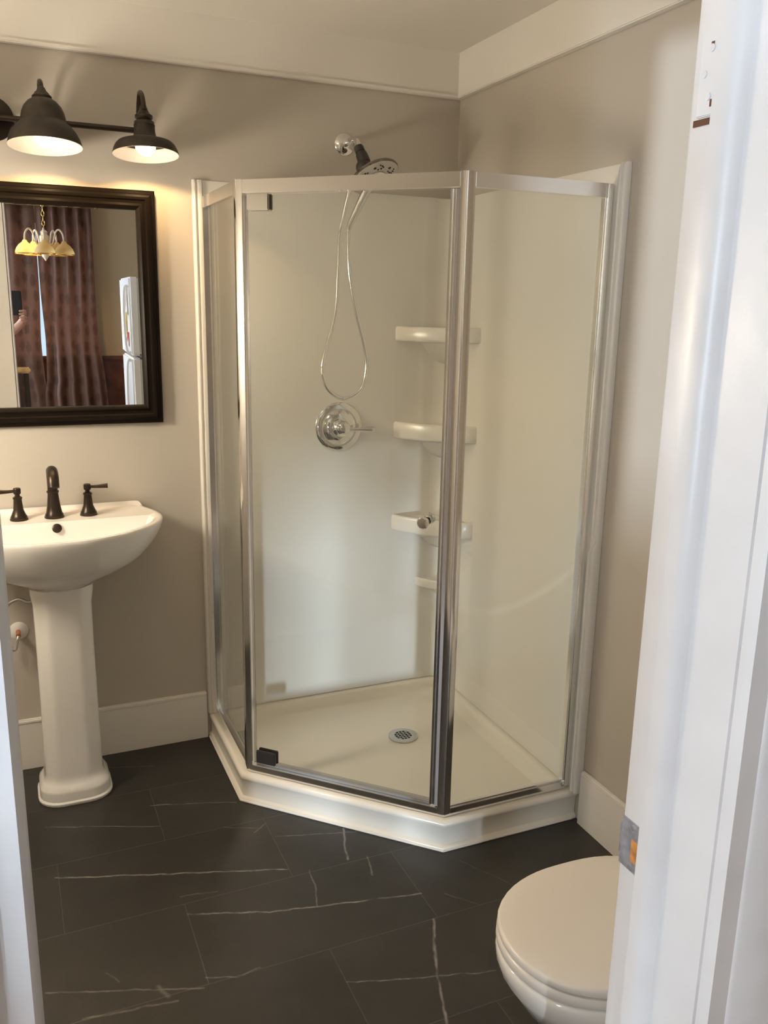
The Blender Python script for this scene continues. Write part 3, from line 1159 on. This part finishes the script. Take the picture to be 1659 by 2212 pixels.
spt = MB()
FY = -.095
bell(spt, SX, FY, ZR, .09, .030, .0165)
spt.tube([(SX, FY, ZR + .075), (SX, FY, ZR + .115), (SX, FY - .012, ZR + .145), (SX, FY - .04, ZR + .155), (SX, FY - .075, ZR + .140), (SX, FY - .088, ZR + .112)], [.0155, .0155, .0165, .0175, .018, .0175], 18, 6)
spt.done('spout', M['bronze'], sk)
for sg in (-1, 1):
    hx = SX + sg * .104
    hb = MB()
    bell(hb, hx, FY, ZR, .075, .027, .0125)
    hb.lathe([(.008, .072), (.007, .080), (.011, .084), (.0115, .097), (.010, .101), (.001, .103)], (hx, FY, ZR), n=24)
    hbo = hb.done('tap_handle', M['bronze'], sk)
    lv = MB()
    lv.tube([(hx + sg * .008, FY, ZR + .092), (hx + sg * .03, FY - .001, ZR + .091), (hx + sg * .063, FY - .003, ZR + .092)], [.0048, .0055, .0082], 12, 4)
    lv.done('lever', M['bronze'], hbo)
ov = MB()
ov.lathe([(.0145, 0), (.0145, .003), (.011, .005), (.001, .0055)], (SX + .002, -.1665, .884), axis_mtx((0, -1, .35)), n=28)
ov.done('overflow_cap', M['bronze'], sk)

vp = thing('supply_valve', 'white wall escutcheon with copper stub behind the sink pedestal', 'pipe', (-1.586, 0, .503))
b = MB()
b.lathe([(.031, 0), (.031, .002), (.022, .008), (.009, .010)], (-1.588, -.0005, .503), axis_mtx((0, -1, 0)))
b.done('escutcheon', M['china'], vp)
b = MB()
b.tube([(-1.590, -.008, .503), (-1.590, -.055, .503)], .0075, 14, 1)
b.done('stub_pipe', M['copper'], vp)
b = MB()
b.tube([(-1.590, -.055, .503), (-1.595, -.06, .49), (-1.605, -.062, .46), (-1.63, -.06, .50), (-1.625, -.07, .60), (-1.585, -.08, .638), (-1.548, -.09, .628), (-1.51, -.08, .66)], .0055, 10, 6)
b.tube([(-1.64, -.06, .70), (-1.59, -.08, .692), (-1.535, -.09, .688)], .008, 10, 4)
b.done('supply_hose', M['brushed'], vp)

# ------------------------------------------------------------------ mirror
MX0, MX1, MZ0, MZ1 = -1.775, -1.090, 1.186, 1.916
mr = thing('wall_mirror', 'wall mirror in wide black moulded frame above the sink', 'mirror', (MX1, -.0015, MZ0), rot=(0, 0, math.radians(0.0)))
DM = math.radians(.94)
mr.rotation_euler = (0, 0, -DM)
wM, hM = MX1 - MX0, MZ1 - MZ0
fr = MB()
prof = [(0, .001), (0, .026), (.004, .029), (.011, .029), (.014, .033), (.021, .036), (.028, .034), (.032, .029), (.040, .027), (.047, .029), (.052, .026), (.058, .020), (.060, .010), (.060, .001)]
lps = []
for ins, dep in prof:
    lps.append([(-ins, -dep, ins), (-ins, -dep, hM - ins), (-wM + ins, -dep, hM - ins), (-wM + ins, -dep, ins)])
fr.loft(lps, False, False)
fr.done('mirror_frame', M['frame_wood'], mr, local=True, ang=25)
mg = MB()
mg.box(-wM + .058, -.058, -.012, -.008, .058, hM - .058)
mg.done('mirror_glass', M['mirror'], mr, local=True)

# ------------------------------------------------------------------ vanity light
vl = thing('vanity_light', 'dark bronze wall light bar with bell shades above the mirror', 'wall light', (-1.41, 0, 2.09))
b = MB()
b.tube([(-1.86, -.030, 2.089), (-1.135, -.030, 2.089)], .0085, 14, 1)
b.done('bar', M['bronze'], vl)
b = MB()
b.lathe([(.062, 0), (.062, .006), (.054, .014), (.02, .02), (.009, .03)], (-1.545, -.0005, 2.089), axis_mtx((0, -1, 0)), n=40)
b.done('wall_plate', M['bronze'], vl)


def lampshade(x, kind):
    y, zr = -.150, 2.003
    tilt = Matrix.Rotation(math.radians(-6), 4, 'X')
    b = MB()
    top = .185
    b.tube([(x, -.030, 2.089), (x, -.040, 2.135), (x, -.075, zr + top - .004), (x, -.118, zr + top - .014), (x, -.143, zr + top - .045), (x, -.147, zr + .125)], .0072, 12, 8)
    b.done('arm', M['bronze'], vl)
    s = MB()
    if kind == 0:
        pr = [(.102, 0), (.1005, .006), (.096, .020), (.088, .036), (.076, .052), (.064, .062), (.0615, .066), (.061, .074), (.058, .090), (.051, .106), (.040, .119), (.028, .127), (.024, .129)]
        cap = [(.024, .124), (.027, .128), (.027, .134), (.022, .138), (.020, .143), (.014, .148), (.010, .158), (.004, .162)]
    else:
        pr = [(.0965, 0), (.096, .004), (.093, .014), (.087, .026), (.079, .034), (.060, .039), (.042, .043), (.034, .050), (.031, .062), (.030, .078)]
        cap = [(.030, .077), (.031, .083), (.029, .086), (.029, .092), (.0235, .096), (.022, .100), (.026, .104), (.026, .110), (.020, .114), (.014, .124), (.010, .136), (.008, .140)]
    T = Matrix.Translation((x, y, zr)) @ tilt
    s.lathe(pr, (0, 0, 0), T, n=64, cap0=False, cap1=False)
    so = s.done('shade', M['shade_out'], vl)
    c = MB()
    c.lathe(cap, (0, 0, 0), T, n=36)
    c.done('socket_cap', M['bronze'], so)
    inner = [(r - .0015, z + (.0005 if i else 0.0)) for i, (r, z) in enumerate(pr)]
    s2 = MB()
    s2.lathe([(pr[0][0], 0), (pr[0][0] - .001, -.0008)] + inner, (0, 0, 0), T, n=64, cap0=False, cap1=True)
    s2.done('shade_lining', M['shade_in'], so)
    bl = MB()
    br = .030
    bl.lathe([(.001, -br)] + [(br * math.sin(a), -br * math.cos(a)) for a in [PI * k / 14 for k in range(1, 11)]] + [(.018, .030), (.013, .042)], (0, 0, 0), T @ Matrix.Translation((0, 0, .026)), n=28)
    bl.done('bulb', M['bulb'], vl)
    ld_ = bpy.data.lights.new('bulb_light', 'SPOT')
    ld_.energy = 4.3
    ld_.color = (1.0, 0.63, 0.27)
    ld_.shadow_soft_size = .014
    ld_.spot_size = math.radians(152)
    ld_.spot_blend = .10
    lo = bpy.data.objects.new('bulb_light', ld_)
    COL.objects.link(lo)
    lo.parent = vl
    lo.location = Vector((x, y, zr - .024)) - Vector(vl.location)


lampshade(-1.410, 0)
lampshade(-1.130, 1)
lampshade(-1.690, 1)

# ------------------------------------------------------------------ added bathroom fill lamps, out of view
cl = thing('ceiling_fill_light', 'added unseen drum fill lamp hanging under the bathroom ceiling', 'fill light', (-1.45, -1.25, H))
b = MB()
b.lathe([(.06, 0), (.06, -.02), (.012, -.03), (.008, -.10)], (-1.45, -1.25, H), n=32)
b.done('canopy', M['bronze'], cl)
b = MB()
b.lathe([(.17, -.10), (.21, -.105), (.215, -.12), (.215, -.22), (.205, -.235), (.12, -.245), (.001, -.247)], (-1.45, -1.25, H), n=48)
b.done('fill_drum', M['drum'], cl)

sn = thing('wall_fill_light', 'added unseen cylinder sconce on the left bathroom wall', 'wall light', (XL, -.62, 1.5))  # added out of view to lift the room's ambient light
b = MB()
b.lathe([(.06, 0), (.06, .010), (.045, .016)], (XL + .0005, -.62, 1.50), axis_mtx((1, 0, 0)), n=28)
b.box(XL + .01, XL + .14, -.63, -.61, 1.362, 1.376, .003)
b.box(XL + .01, XL + .026, -.63, -.61, 1.362, 1.50, .003)
b.done('wall_mount', M['bronze'], sn)
b = MB()
b.lathe([(.082, 0), (.09, .012), (.09, .228), (.082, .24), (.001, .242)], (XL + .135, -.62, 1.377), n=36)
b.done('fill_glass', M['fill_lamp'], sn)

# ------------------------------------------------------------------ toilet
TY = -1.782
to = thing('toilet', 'white toilet with closed lid beside the doorway', 'toilet', (-.45, TY, 0))


def egg(s, z, tip=-.772, back=-.33, hw=.180, grow=0.0):
    cxm = -.55
    pts = []
    n = 48
    for k in range(n):
        a_ = 2 * PI * k / n
        c_, s_ = math.cos(a_), math.sin(a_)
        if c_ > 0:
            a_len, e_ = (cxm - tip), 2.15
        else:
            a_len, e_ = (back - cxm), 2.9
        r_ = (abs(c_ / a_len) ** e_ + abs(s_ / hw) ** e_) ** (-1 / e_)
        px, py = -c_ * r_, s_ * r_
        pts.append((cxm + px * s, TY + py * s, z))
    return pts


ld = MB()
ld.loft([egg(.96, .3865), egg(.995, .387), egg(1.0, .391), egg(1.0, .397), egg(.992, .4015), egg(.972, .4035), egg(.80, .406), egg(.4, .408), egg(.05, .4085)], True, True)
ld.done('lid', M['plastic_seat'], to, ang=60)
se = MB()
se.loft([egg(.95, .361), egg(.998, .362), egg(1.006, .366), egg(1.006, .376), egg(.998, .382), egg(.97, .3835)], True, True)
se.done('seat', M['plastic_seat'], to, ang=60)
bw = MB()
SR = [(.50, 0, -.70), (.52, .02, -.70), (.49, .05, -.69), (.50, .12, -.70), (.60, .19, -.73), (.80, .25, -.775), (.93, .295, -.80), (.975, .312, -.812), (.985, .322, -.815), (1.0, .330, -.818), (1.005, .345, -.820), (1.0, .354, -.820), (.98, .3575, -.815)]
bw.loft([egg(s_, z_) if s_ > .9 else [(min(p[0] + (0 if s_ > .7 else .02), -.22), p[1], p[2]) for p in egg(s_, z_)] for s_, z_, _ in SR], True, True)
bw.box(-.36, -.02, TY - .10, TY + .10, 0, .34, .03, 4)
bw.done('bowl', M['china'], to, ang=60)
tk = MB()
tk.box(-.215, -.02, TY - .205, TY + .205, .36, .70, .025, 4)
tko = tk.done('tank', M['china'], to)
tk = MB()
tk.box(-.225, -.018, TY - .213, TY + .213, .702, .735, .012, 3)
tk.done('tank_lid', M['china'], to)
tk = MB()
tk.tube([(-.216, TY + .14, .65), (-.235, TY + .14, .65)], .012, 12, 1)
tk.tube([(-.232, TY + .14, .65), (-.236, TY + .075, .645)], .007, 10, 1)
tk.done('flush_lever', M['chrome'], tko)

# ------------------------------------------------------------------ the room seen in the mirror
wb = MB()     # back wall with the curtained window and an unseen low opening that trims daylight
BW0, BW1, BZ0, BZ1 = -2.05, -0.98, .75, 2.20
SL0, SL1, SLZ0, SLZ1 = -2.63, -2.20, .03, .64
wb.box(OX0 - .1, SL0, OY - .12, OY, 0, H)
wb.box(SL0, SL1, OY - .12, OY, 0, SLZ0)
wb.box(SL0, SL1, OY - .12, OY, SLZ1, H)
wb.box(SL1, BW0, OY - .12, OY, 0, H)
wb.box(BW0, BW1, OY - .12, OY, 0, BZ0)
wb.box(BW0, BW1, OY - .12, OY, BZ1, H)
wb.box(BW1, OX1 + .1, OY - .12, OY, 0, H)
struct(wb.done('wall_dining_back', M['tan_wall']))
wl_ = MB()
ys = [(-5.2, -5.08), (-4.86, -4.82), (-4.42, -4.22), (-2.62, YF1)]  # unseen openings between these piers, placed to shape the daylight
for a_, c_ in ys:
    wl_.box(OX0 - .12, OX0, a_, c_, 0, H)
wl_.box(OX0 - .12, OX0, -5.08, -4.86, 0, .35)
wl_.box(OX0 - .12, OX0, -5.08, -4.86, 2.18, H)
wl_.box(OX0 - .12, OX0, -4.82, -4.42, 0, 1.29)
wl_.box(OX0 - .12, OX0, -4.82, -4.42, 2.18, H)
wl_.box(OX0 - .12, OX0, -4.22, -2.62, 0, .82)
wl_.box(OX0 - .12, OX0, -4.22, -2.62, 2.18, H)
struct(wl_.done('wall_dining_left', M['tan_wall']))
struct(MB().box(OX1, OX1 + .12, OY, YF1, 0, H).done('wall_dining_right', M['tan_wall']))
wn = MB()
for (x0, x1, z0, z1) in ((BW0, BW1, BZ0, BZ0 + .05), (BW0, BW1, BZ1 - .05, BZ1), (BW0, BW0 + .05, BZ0, BZ1), (BW1 - .05, BW1, BZ0, BZ1)):
    wn.box(x0, x1, OY - .09, OY - .03, z0, z1)
w1 = struct(wn.done('window_1', M['trim']))
MB().box(BW0 + .05, BW1 - .05, OY - .065, OY - .060, BZ0 + .05, BZ1 - .05).done('window_pane', M['window_glass'], w1)
wc = MB()
wc.box(SL1, OX1, OY, OY + .018, 0, 1.06)
wc.box(SL1, OX1, OY, OY + .034, 1.06, 1.10, .006)
struct(wc.done('trim_7', M['wainscot']))


def curtain(x0, x1, inner_right, label):
    """pleated curtain; the inner edge leaves a lens-shaped gap"""
    t = bmesh.new()
    nx, nz = 90, 40
    gr = []
    z0, z1 = .12, 2.33
    for k in range(nz + 1):
        z = z0 + (z1 - z0) * k / nz
        gap = .015 * math.exp(-((z - 1.22) / .28) ** 2) + .003 - .02 * smoothstep(.90, .78, z)
        row = []
        for i in range(nx + 1):
            f = i / nx
            if inner_right:
                x = x0 + (x1 - gap - x0) * f
            else:
                x = (x0 + gap) + (x1 + .06 * smoothstep(1.5, .6, z) - x0 - gap) * f
            amp = min(1, 8 * f, 8 * (1 - f)) * .7 + .1
            y = OY + .085 + (0 if inner_right else .006) + amp * (.017 * math.sin(f * 2 * PI * 4.5 + .8 * math.sin(z * 2)) + .009 * math.sin(f * 29 + z * 2.1))
            row.append(t.verts.new((x, y, z)))
        gr.append(row)
    for a, b in zip(gr, gr[1:]):
        for i in range(nx):
            t.faces.new((a[i], a[i + 1], b[i + 1], b[i]))
    bmesh.ops.solidify(t, geom=t.faces[:], thickness=.003)
    m_ = MB()
    m_.merge(t)
    return tag(m_.done('curtain', M['damask'], ang=80), label, 'curtain', 'damask curtains over the window seen in the mirror')


curtain(-2.14, -1.41, True, 'brown damask curtain left of the bright gap in the mirror')
curtain(-1.41, -.965, False, 'brown damask curtain right of the bright gap in the mirror')
rd = MB()
rd.tube([(-2.2, OY + .085, 2.345), (-.93, OY + .085, 2.345)], .012, 12, 1)
rd.sphere((-.92, OY + .085, 2.345), .022)
rd.tube([(-2.0, OY, 2.345), (-2.0, OY + .085, 2.345)], .008, 8, 1)
rd.tube([(-1.0, OY, 2.345), (-1.0, OY + .085, 2.345)], .008, 8, 1)
tag(rd.done('curtain_rod', M['brass']), 'brass curtain rod along the top of the damask curtains', 'rod')

# chandelier
CHX, CHY = -1.36, -4.2
CHD = -.13
ch = thing('chandelier', 'cream and brass chandelier with amber shades reflected in the mirror', 'chandelier', (CHX, CHY, H))
b = MB()
b.lathe([(.001, 1.985), (.006, 1.992), (.010, 2.00), (.016, 2.008), (.024, 2.015), (.026, 2.03), (.030, 2.10), (.034, 2.15), (.034, 2.165), (.024, 2.17), (.022, 2.185), (.026, 2.19), (.020, 2.20), (.006, 2.21)], (CHX, CHY, CHD), n=24)
b.done('column', M['cream_metal'], ch)
b = MB()
for k in range(10):
    zc = 2.222 + CHD + k * .033
    pts_ = []
    for a in range(13):
        an = 2 * PI * a / 12
        xx, zz = .010 * math.cos(an), .020 * math.sin(an)
        pts_.append((CHX + (xx if k % 2 else 0), CHY + (0 if k % 2 else xx), zc + zz))
    b.tube(pts_, .0028, 6, 1)
b.lathe([(.06, 2.443), (.06, 2.435), (.02, 2.415), (.006, 2.405)], (CHX, CHY, 0), n=24)
b.done('chain', M['brass'], ch)
for k in range(5):
    an = math.radians(20 + 72 * k)
    ca, sa = math.cos(an), math.sin(an)

    def P_(r, z):
        return (CHX + ca * r, CHY + sa * r, z + CHD)
    b = MB()
    b.tube([P_(.028, 2.12), P_(.055, 2.105), P_(.07, 2.14), P_(.085, 2.19), P_(.11, 2.210), P_(.135, 2.18), P_(.142, 2.13)], .0065, 10, 6)
    b.done('arm', M['cream_metal'], ch)
    b = MB()
    b.lathe([(.072, 2.035), (.070, 2.05), (.060, 2.075), (.042, 2.098), (.022, 2.112), (.012, 2.13)], (CHX + ca * .142, CHY + sa * .142, CHD), n=24, cap0=False)
    so = b.done('shade', M['amber_glass'], ch)
    b = MB()
    b.lathe([(.0725, 2.030), (.0745, 2.034), (.0725, 2.038)], (CHX + ca * .142, CHY + sa * .142, CHD), n=24, cap0=False, cap1=False)
    b.done('brass_rim', M['brass'], so)
    if ca < -.2:
        b = MB()
        b.sphere((CHX + ca * .142, CHY + sa * .142, 2.062 + CHD), .024, n=14)
        b.done('bulb', M['bulb2'], ch)

# fridge
FX, FYn, FYf = -.845, -3.45, -4.15
fg = thing('refrigerator', 'white top-freezer refrigerator seen edge-on in the mirror', 'refrigerator', (-.45, -3.8, 0))
b = MB()
b.box(FX + .07, -.10, FYf, FYn, .02, 1.735, .008)
b.done('body', M['fridge'], fg)
for nm, z0, z1 in (('freezer_door', 1.20, 1.742), ('fridge_door', .07, 1.185)):
    b = MB()
    b.box(FX, FX + .066, FYf, FYn, z0, z1, .012, 3)
    bo = b.done(nm, M['fridge'], fg)
    b = MB()
    hz0, hz1 = (z0 + .02, z1 - .06) if z0 > 1 else (z1 - .75, z1 - .02)
    b.tube([(FX, FYn - .05, hz0), (FX - .030, FYn - .05, hz0 + .03), (FX - .038, FYn - .05, (hz0 + hz1) / 2), (FX - .030, FYn - .05, hz1 - .03), (FX, FYn - .05, hz1)], .010, 10, 6)
    b.done('handle', M['fridge'], bo)
b = MB()
b.box(FX + .066, FX + .070, FYf + .01, FYn - .01, .08, 1.73)
b.done('gasket', M['fridge_gasket'], fg)
for i, (yy, zz, w_, h_, mm, lb) in enumerate(((-3.60, 1.58, .10, .20, M['paper'], 'pale paper note high on the white refrigerator door'),
                                            (-3.72, 1.42, .12, .16, M['paper_yellow'], 'yellow card on the middle of the refrigerator freezer door'),
                                            (-3.62, 1.31, .08, .10, M['paper_red'], 'small red card low on the refrigerator freezer door'))):
    t = bmesh.new()
    gr = []
    for a in range(7):
        row = []
        for c in range(5):
            row.append(t.verts.new((FX - .004 - .022 * (1 - a / 6) ** 2 - .002 * (1 + math.sin(c * 1.5)), yy - w_ / 2 + w_ * c / 4, zz - h_ / 2 + h_ * a / 6)))
        gr.append(row)
    for a, c in zip(gr, gr[1:]):
        for k in range(4):
            t.faces.new((a[k], a[k + 1], c[k + 1], c[k]))
    bmesh.ops.solidify(t, geom=t.faces[:], thickness=.001)
    m_ = MB()
    m_.merge(t)
    tag(m_.done('paper_note', mm), lb, 'paper', 'notes on the refrigerator door')
# dark cabinet by the wainscot
cb_ = thing('cabinet', 'near-black wooden cabinet beside the refrigerator in the mirror', 'cabinet', (-.5, -4.75, 0))
b = MB()
b.box(-.76, -.20, -5.12, -4.62, .06, 1.0, .006)
b.box(-.775, -.19, -5.13, -4.605, 1.0, 1.03, .006)
b.box(-.74, -.22, -5.10, -4.64, 0, .06)
b.done('body', M['cabinet'], cb_)
for x0, x1 in ((-.75, -.485), (-.475, -.21)):
    b = MB()
    b.box(x0, x1, -4.62, -4.602, .09, .97, .004)
    b.box(x0 + .04, x1 - .04, -4.603, -4.598, .15, .91, .003)
    do_ = b.done('door', M['wainscot'], cb_)
    kx = x1 - .02 if x0 < -.6 else x0 + .02
    MB().sphere((kx, -4.588, .60), .013, n=12).done('knob', M['brass'], do_)
# high-back dining chair, top rail just visible beside the doorway edge
dc = thing('dining_chair', 'dark dining chair with honey wood top rail at the left edge of the mirror', 'chair', (-1.74, -4.25, 0))
b = MB()
b.box(-1.96, -1.535, -4.50, -4.08, .44, .475, .012)
b.done('seat', M['cabinet'], dc)
b = MB()
b.box(-1.965, -1.520, -4.065, -4.035, 1.040, 1.085, .012, 3)
b.done('top_rail', M['pale_wood'], dc, label='honey wood top rail')
b = MB()
b.box(-1.94, -1.555, -4.060, -4.040, .62, .66, .006)
for k in range(5):
    xx = -1.90 + k * .076
    b.box(xx - .010, xx + .010, -4.057, -4.043, .655, 1.042)
b.done('backrest', M['cabinet'], dc)
for x in (-1.94, -1.555):
    b = MB()
    b.box(x - .018, x + .018, -4.09, -4.055, 0, 1.045, .005)
    b.done('leg', M['cabinet'], dc)
    b = MB()
    b.box(x - .018, x + .018, -4.49, -4.455, 0, .44, .005)
    b.done('leg', M['cabinet'], dc)

# ------------------------------------------------------------------ the photographer with the phone (seen only in the mirror)
ph = MB()
PX0, PX1 = -1.612, -1.534
ph.box(PX0, PX1, -2.968, -2.958, 1.478, 1.626, .004, 3)
pho = thing('phone', 'black phone held up at the left edge of the mirror', 'phone', (-1.573, -2.963, 1.478))
phb = ph.done('phone_body', M['phone'], pho)
ln = MB()
for dz in (.0, .022):
    ln.lathe([(.0075, 0), (.0075, .0015), (.006, .002)], (PX1 - .015, -2.9582, 1.61 - dz), axis_mtx((0, 1, 0)), n=16)
ln.done('lens', M['black_hole'], pho)


def skin_mesh(name, nodes, edges, root, sub=2):
    me = bpy.data.meshes.new(name)
    keys = list(nodes)
    me.from_pydata([nodes[k][0] for k in keys], [(keys.index(a), keys.index(b)) for a, b in edges], [])
    o = bpy.data.objects.new(name, me)
    COL.objects.link(o)
    md = o.modifiers.new('s', 'SKIN')
    md.branch_smoothing = .3
    for i, k in enumerate(keys):
        v = me.skin_vertices[0].data[i]
        r = nodes[k][1]
        v.radius = (r, r) if not isinstance(r, tuple) else r
        v.use_root = (k == root)
    ss = o.modifiers.new('d', 'SUBSURF')
    ss.levels = sub
    ss.render_levels = sub
    bpy.context.view_layer.update()
    ev = o.evaluated_get(bpy.context.evaluated_depsgraph_get())
    nm = bpy.data.meshes.new_from_object(ev)
    bpy.data.objects.remove(o)
    mb = MB()
    mb.bm.from_mesh(nm)
    bpy.data.meshes.remove(nm)
    return mb


bx_, by_ = -2.24, -3.30
body = {
    'pel': ((bx_, by_, .95), (.15, .11)), 'waist': ((bx_ + .01, by_, 1.10), (.135, .10)), 'chest': ((bx_ + .03, by_ + .01, 1.28), (.16, .115)), 'neckb': ((bx_ + .04, by_ + .01, 1.42), (.07, .065)),
    'neck': ((bx_ + .05, by_ + .02, 1.49), (.055, .055)), 'head1': ((bx_ + .06, by_ + .035, 1.56), (.070, .078)), 'head2': ((bx_ + .07, by_ + .045, 1.64), (.078, .092)), 'head3': ((bx_ + .07, by_ + .03, 1.71), (.062, .075)),
    'nose': ((bx_ + .09, by_ + .150, 1.605), .012),
}
be = [('pel', 'waist'), ('waist', 'chest'), ('chest', 'neckb'), ('neckb', 'neck'), ('neck', 'head1'), ('head1', 'head2'), ('head2', 'head3'), ('head2', 'nose')]
arm = {1: ((bx_ + .20, by_ + .02, 1.385), (-1.83, -3.17, 1.19), (-1.570, -3.02, 1.405)), -1: ((bx_ - .14, by_, 1.37), (bx_ - .22, by_ + .02, 1.09), (bx_ - .23, by_ + .10, .84))}
for s_, nm in ((1, 'r'), (-1, 'l')):
    body['sh' + nm] = (arm[s_][0], .062)
    body['el' + nm] = (arm[s_][1], .042)
    body['wr' + nm] = (arm[s_][2], (.024, .028))
    body['hip' + nm] = ((bx_ + s_ * .09, by_, .90), .088)
    body['kn' + nm] = ((bx_ + s_ * .10, by_ + .02, .50), .058)
    body['an' + nm] = ((bx_ + s_ * .11, by_, .09), .040)
    body['toe' + nm] = ((bx_ + s_ * .13, by_ + .15, .035), (.035, .030))
    be += [('chest', 'sh' + nm), ('sh' + nm, 'el' + nm), ('el' + nm, 'wr' + nm), ('pel', 'hip' + nm), ('hip' + nm, 'kn' + nm), ('kn' + nm, 'an' + nm), ('an' + nm, 'toe' + nm)]
# right hand closes on the lower right edge of the phone
body['pmr'] = ((-1.534, -2.996, 1.448), (.018, .026))
be.append(('wrr', 'pmr'))
for i, (z_, l_) in enumerate(((1.500, .95), (1.482, 1.0), (1.463, .95), (1.446, .8))):
    a, b_, c_ = 'f%da' % i, 'f%db' % i, 'f%dc' % i
    body[a] = ((-1.519, -2.966, z_ + .004), .0092)
    body[b_] = ((-1.526, -2.945, z_ + .006), .0086)
    body[c_] = ((-1.528 - .030 * l_, -2.947, z_ + .004), .0075)
    be += [('pmr', a), (a, b_), (b_, c_)]
body['tha'] = ((-1.534, -2.992, 1.485), .0105)
body['thb'] = ((-1.546, -2.984, 1.512), .0095)
be += [('pmr', 'tha'), ('tha', 'thb')]
lx, ly = bx_ - .225, by_ + .125
body['pml'] = ((lx, ly, .775), (.018, .034))
be.append(('wrl', 'pml'))
for i, dy_ in enumerate((-.03, -.010, .010, .030)):
    a, b_ = 'g%da' % i, 'g%db' % i
    body[a] = ((lx + .004, ly + dy_, .722), .0088)
    body[b_] = ((lx + .014, ly + dy_ * 1.05, .683), .0078)
    be += [('pml', a), (a, b_)]
body['gth'] = ((lx + .02, ly + .045, .745), .010)
be.append(('pml', 'gth'))
pmesh = skin_mesh('person', body, be, 'pel')
person = tag(pmesh.done('person', M['skin'], ang=180), 'person in dark top holding up a phone, seen in the mirror', 'person')
shirt = {k: body[k] for k in ('pel', 'waist', 'chest', 'neckb', 'shr', 'shl', 'elr', 'ell')}


def grow(r, g):
    return tuple(x + g for x in r) if isinstance(r, tuple) else r + g


shirt = {k: (p, grow(r, .014)) for k, (p, r) in shirt.items()}
for s_, nm in ((1, 'r'), (-1, 'l')):
    e_, w_ = Vector(body['el' + nm][0]), Vector(body['wr' + nm][0])
    shirt['cuff' + nm] = (tuple(e_.lerp(w_, .93)), .036)
se_ = [('pel', 'waist'), ('waist', 'chest'), ('chest', 'neckb'), ('chest', 'shr'), ('chest', 'shl'), ('shr', 'elr'), ('shl', 'ell'), ('elr', 'cuffr'), ('ell', 'cuffl')]
skin_mesh('shirt', shirt, se_, 'pel').done('shirt', M['cloth_black'], person, ang=180)
tr = {k: (body[k][0], grow(body[k][1], .013)) for k in ('pel', 'hipr', 'hipl', 'knr', 'knl', 'anr', 'anl')}
skin_mesh('trousers', tr, [('pel', 'hipr'), ('pel', 'hipl'), ('hipr', 'knr'), ('hipl', 'knl'), ('knr', 'anr'), ('knl', 'anl')], 'pel').done('trousers', M['denim'], person, ang=180)
for s_ in (1, -1):
    b = MB()
    b.sphere((bx_ + s_ * .122, by_ + .06, .045), .05, .95, 2.5, .88)
    b.done('shoe', M['cloth_black'], person)
    MB().sphere((bx_ + .085 + s_ * .031, by_ + .122, 1.635), .012).done('eye', M['white_eye'], person)
b = MB()
b.sphere((bx_ + .07, by_ + .015, 1.675), .1, .93, 1.05, .95)
b.done('hair', M['hair'], person)
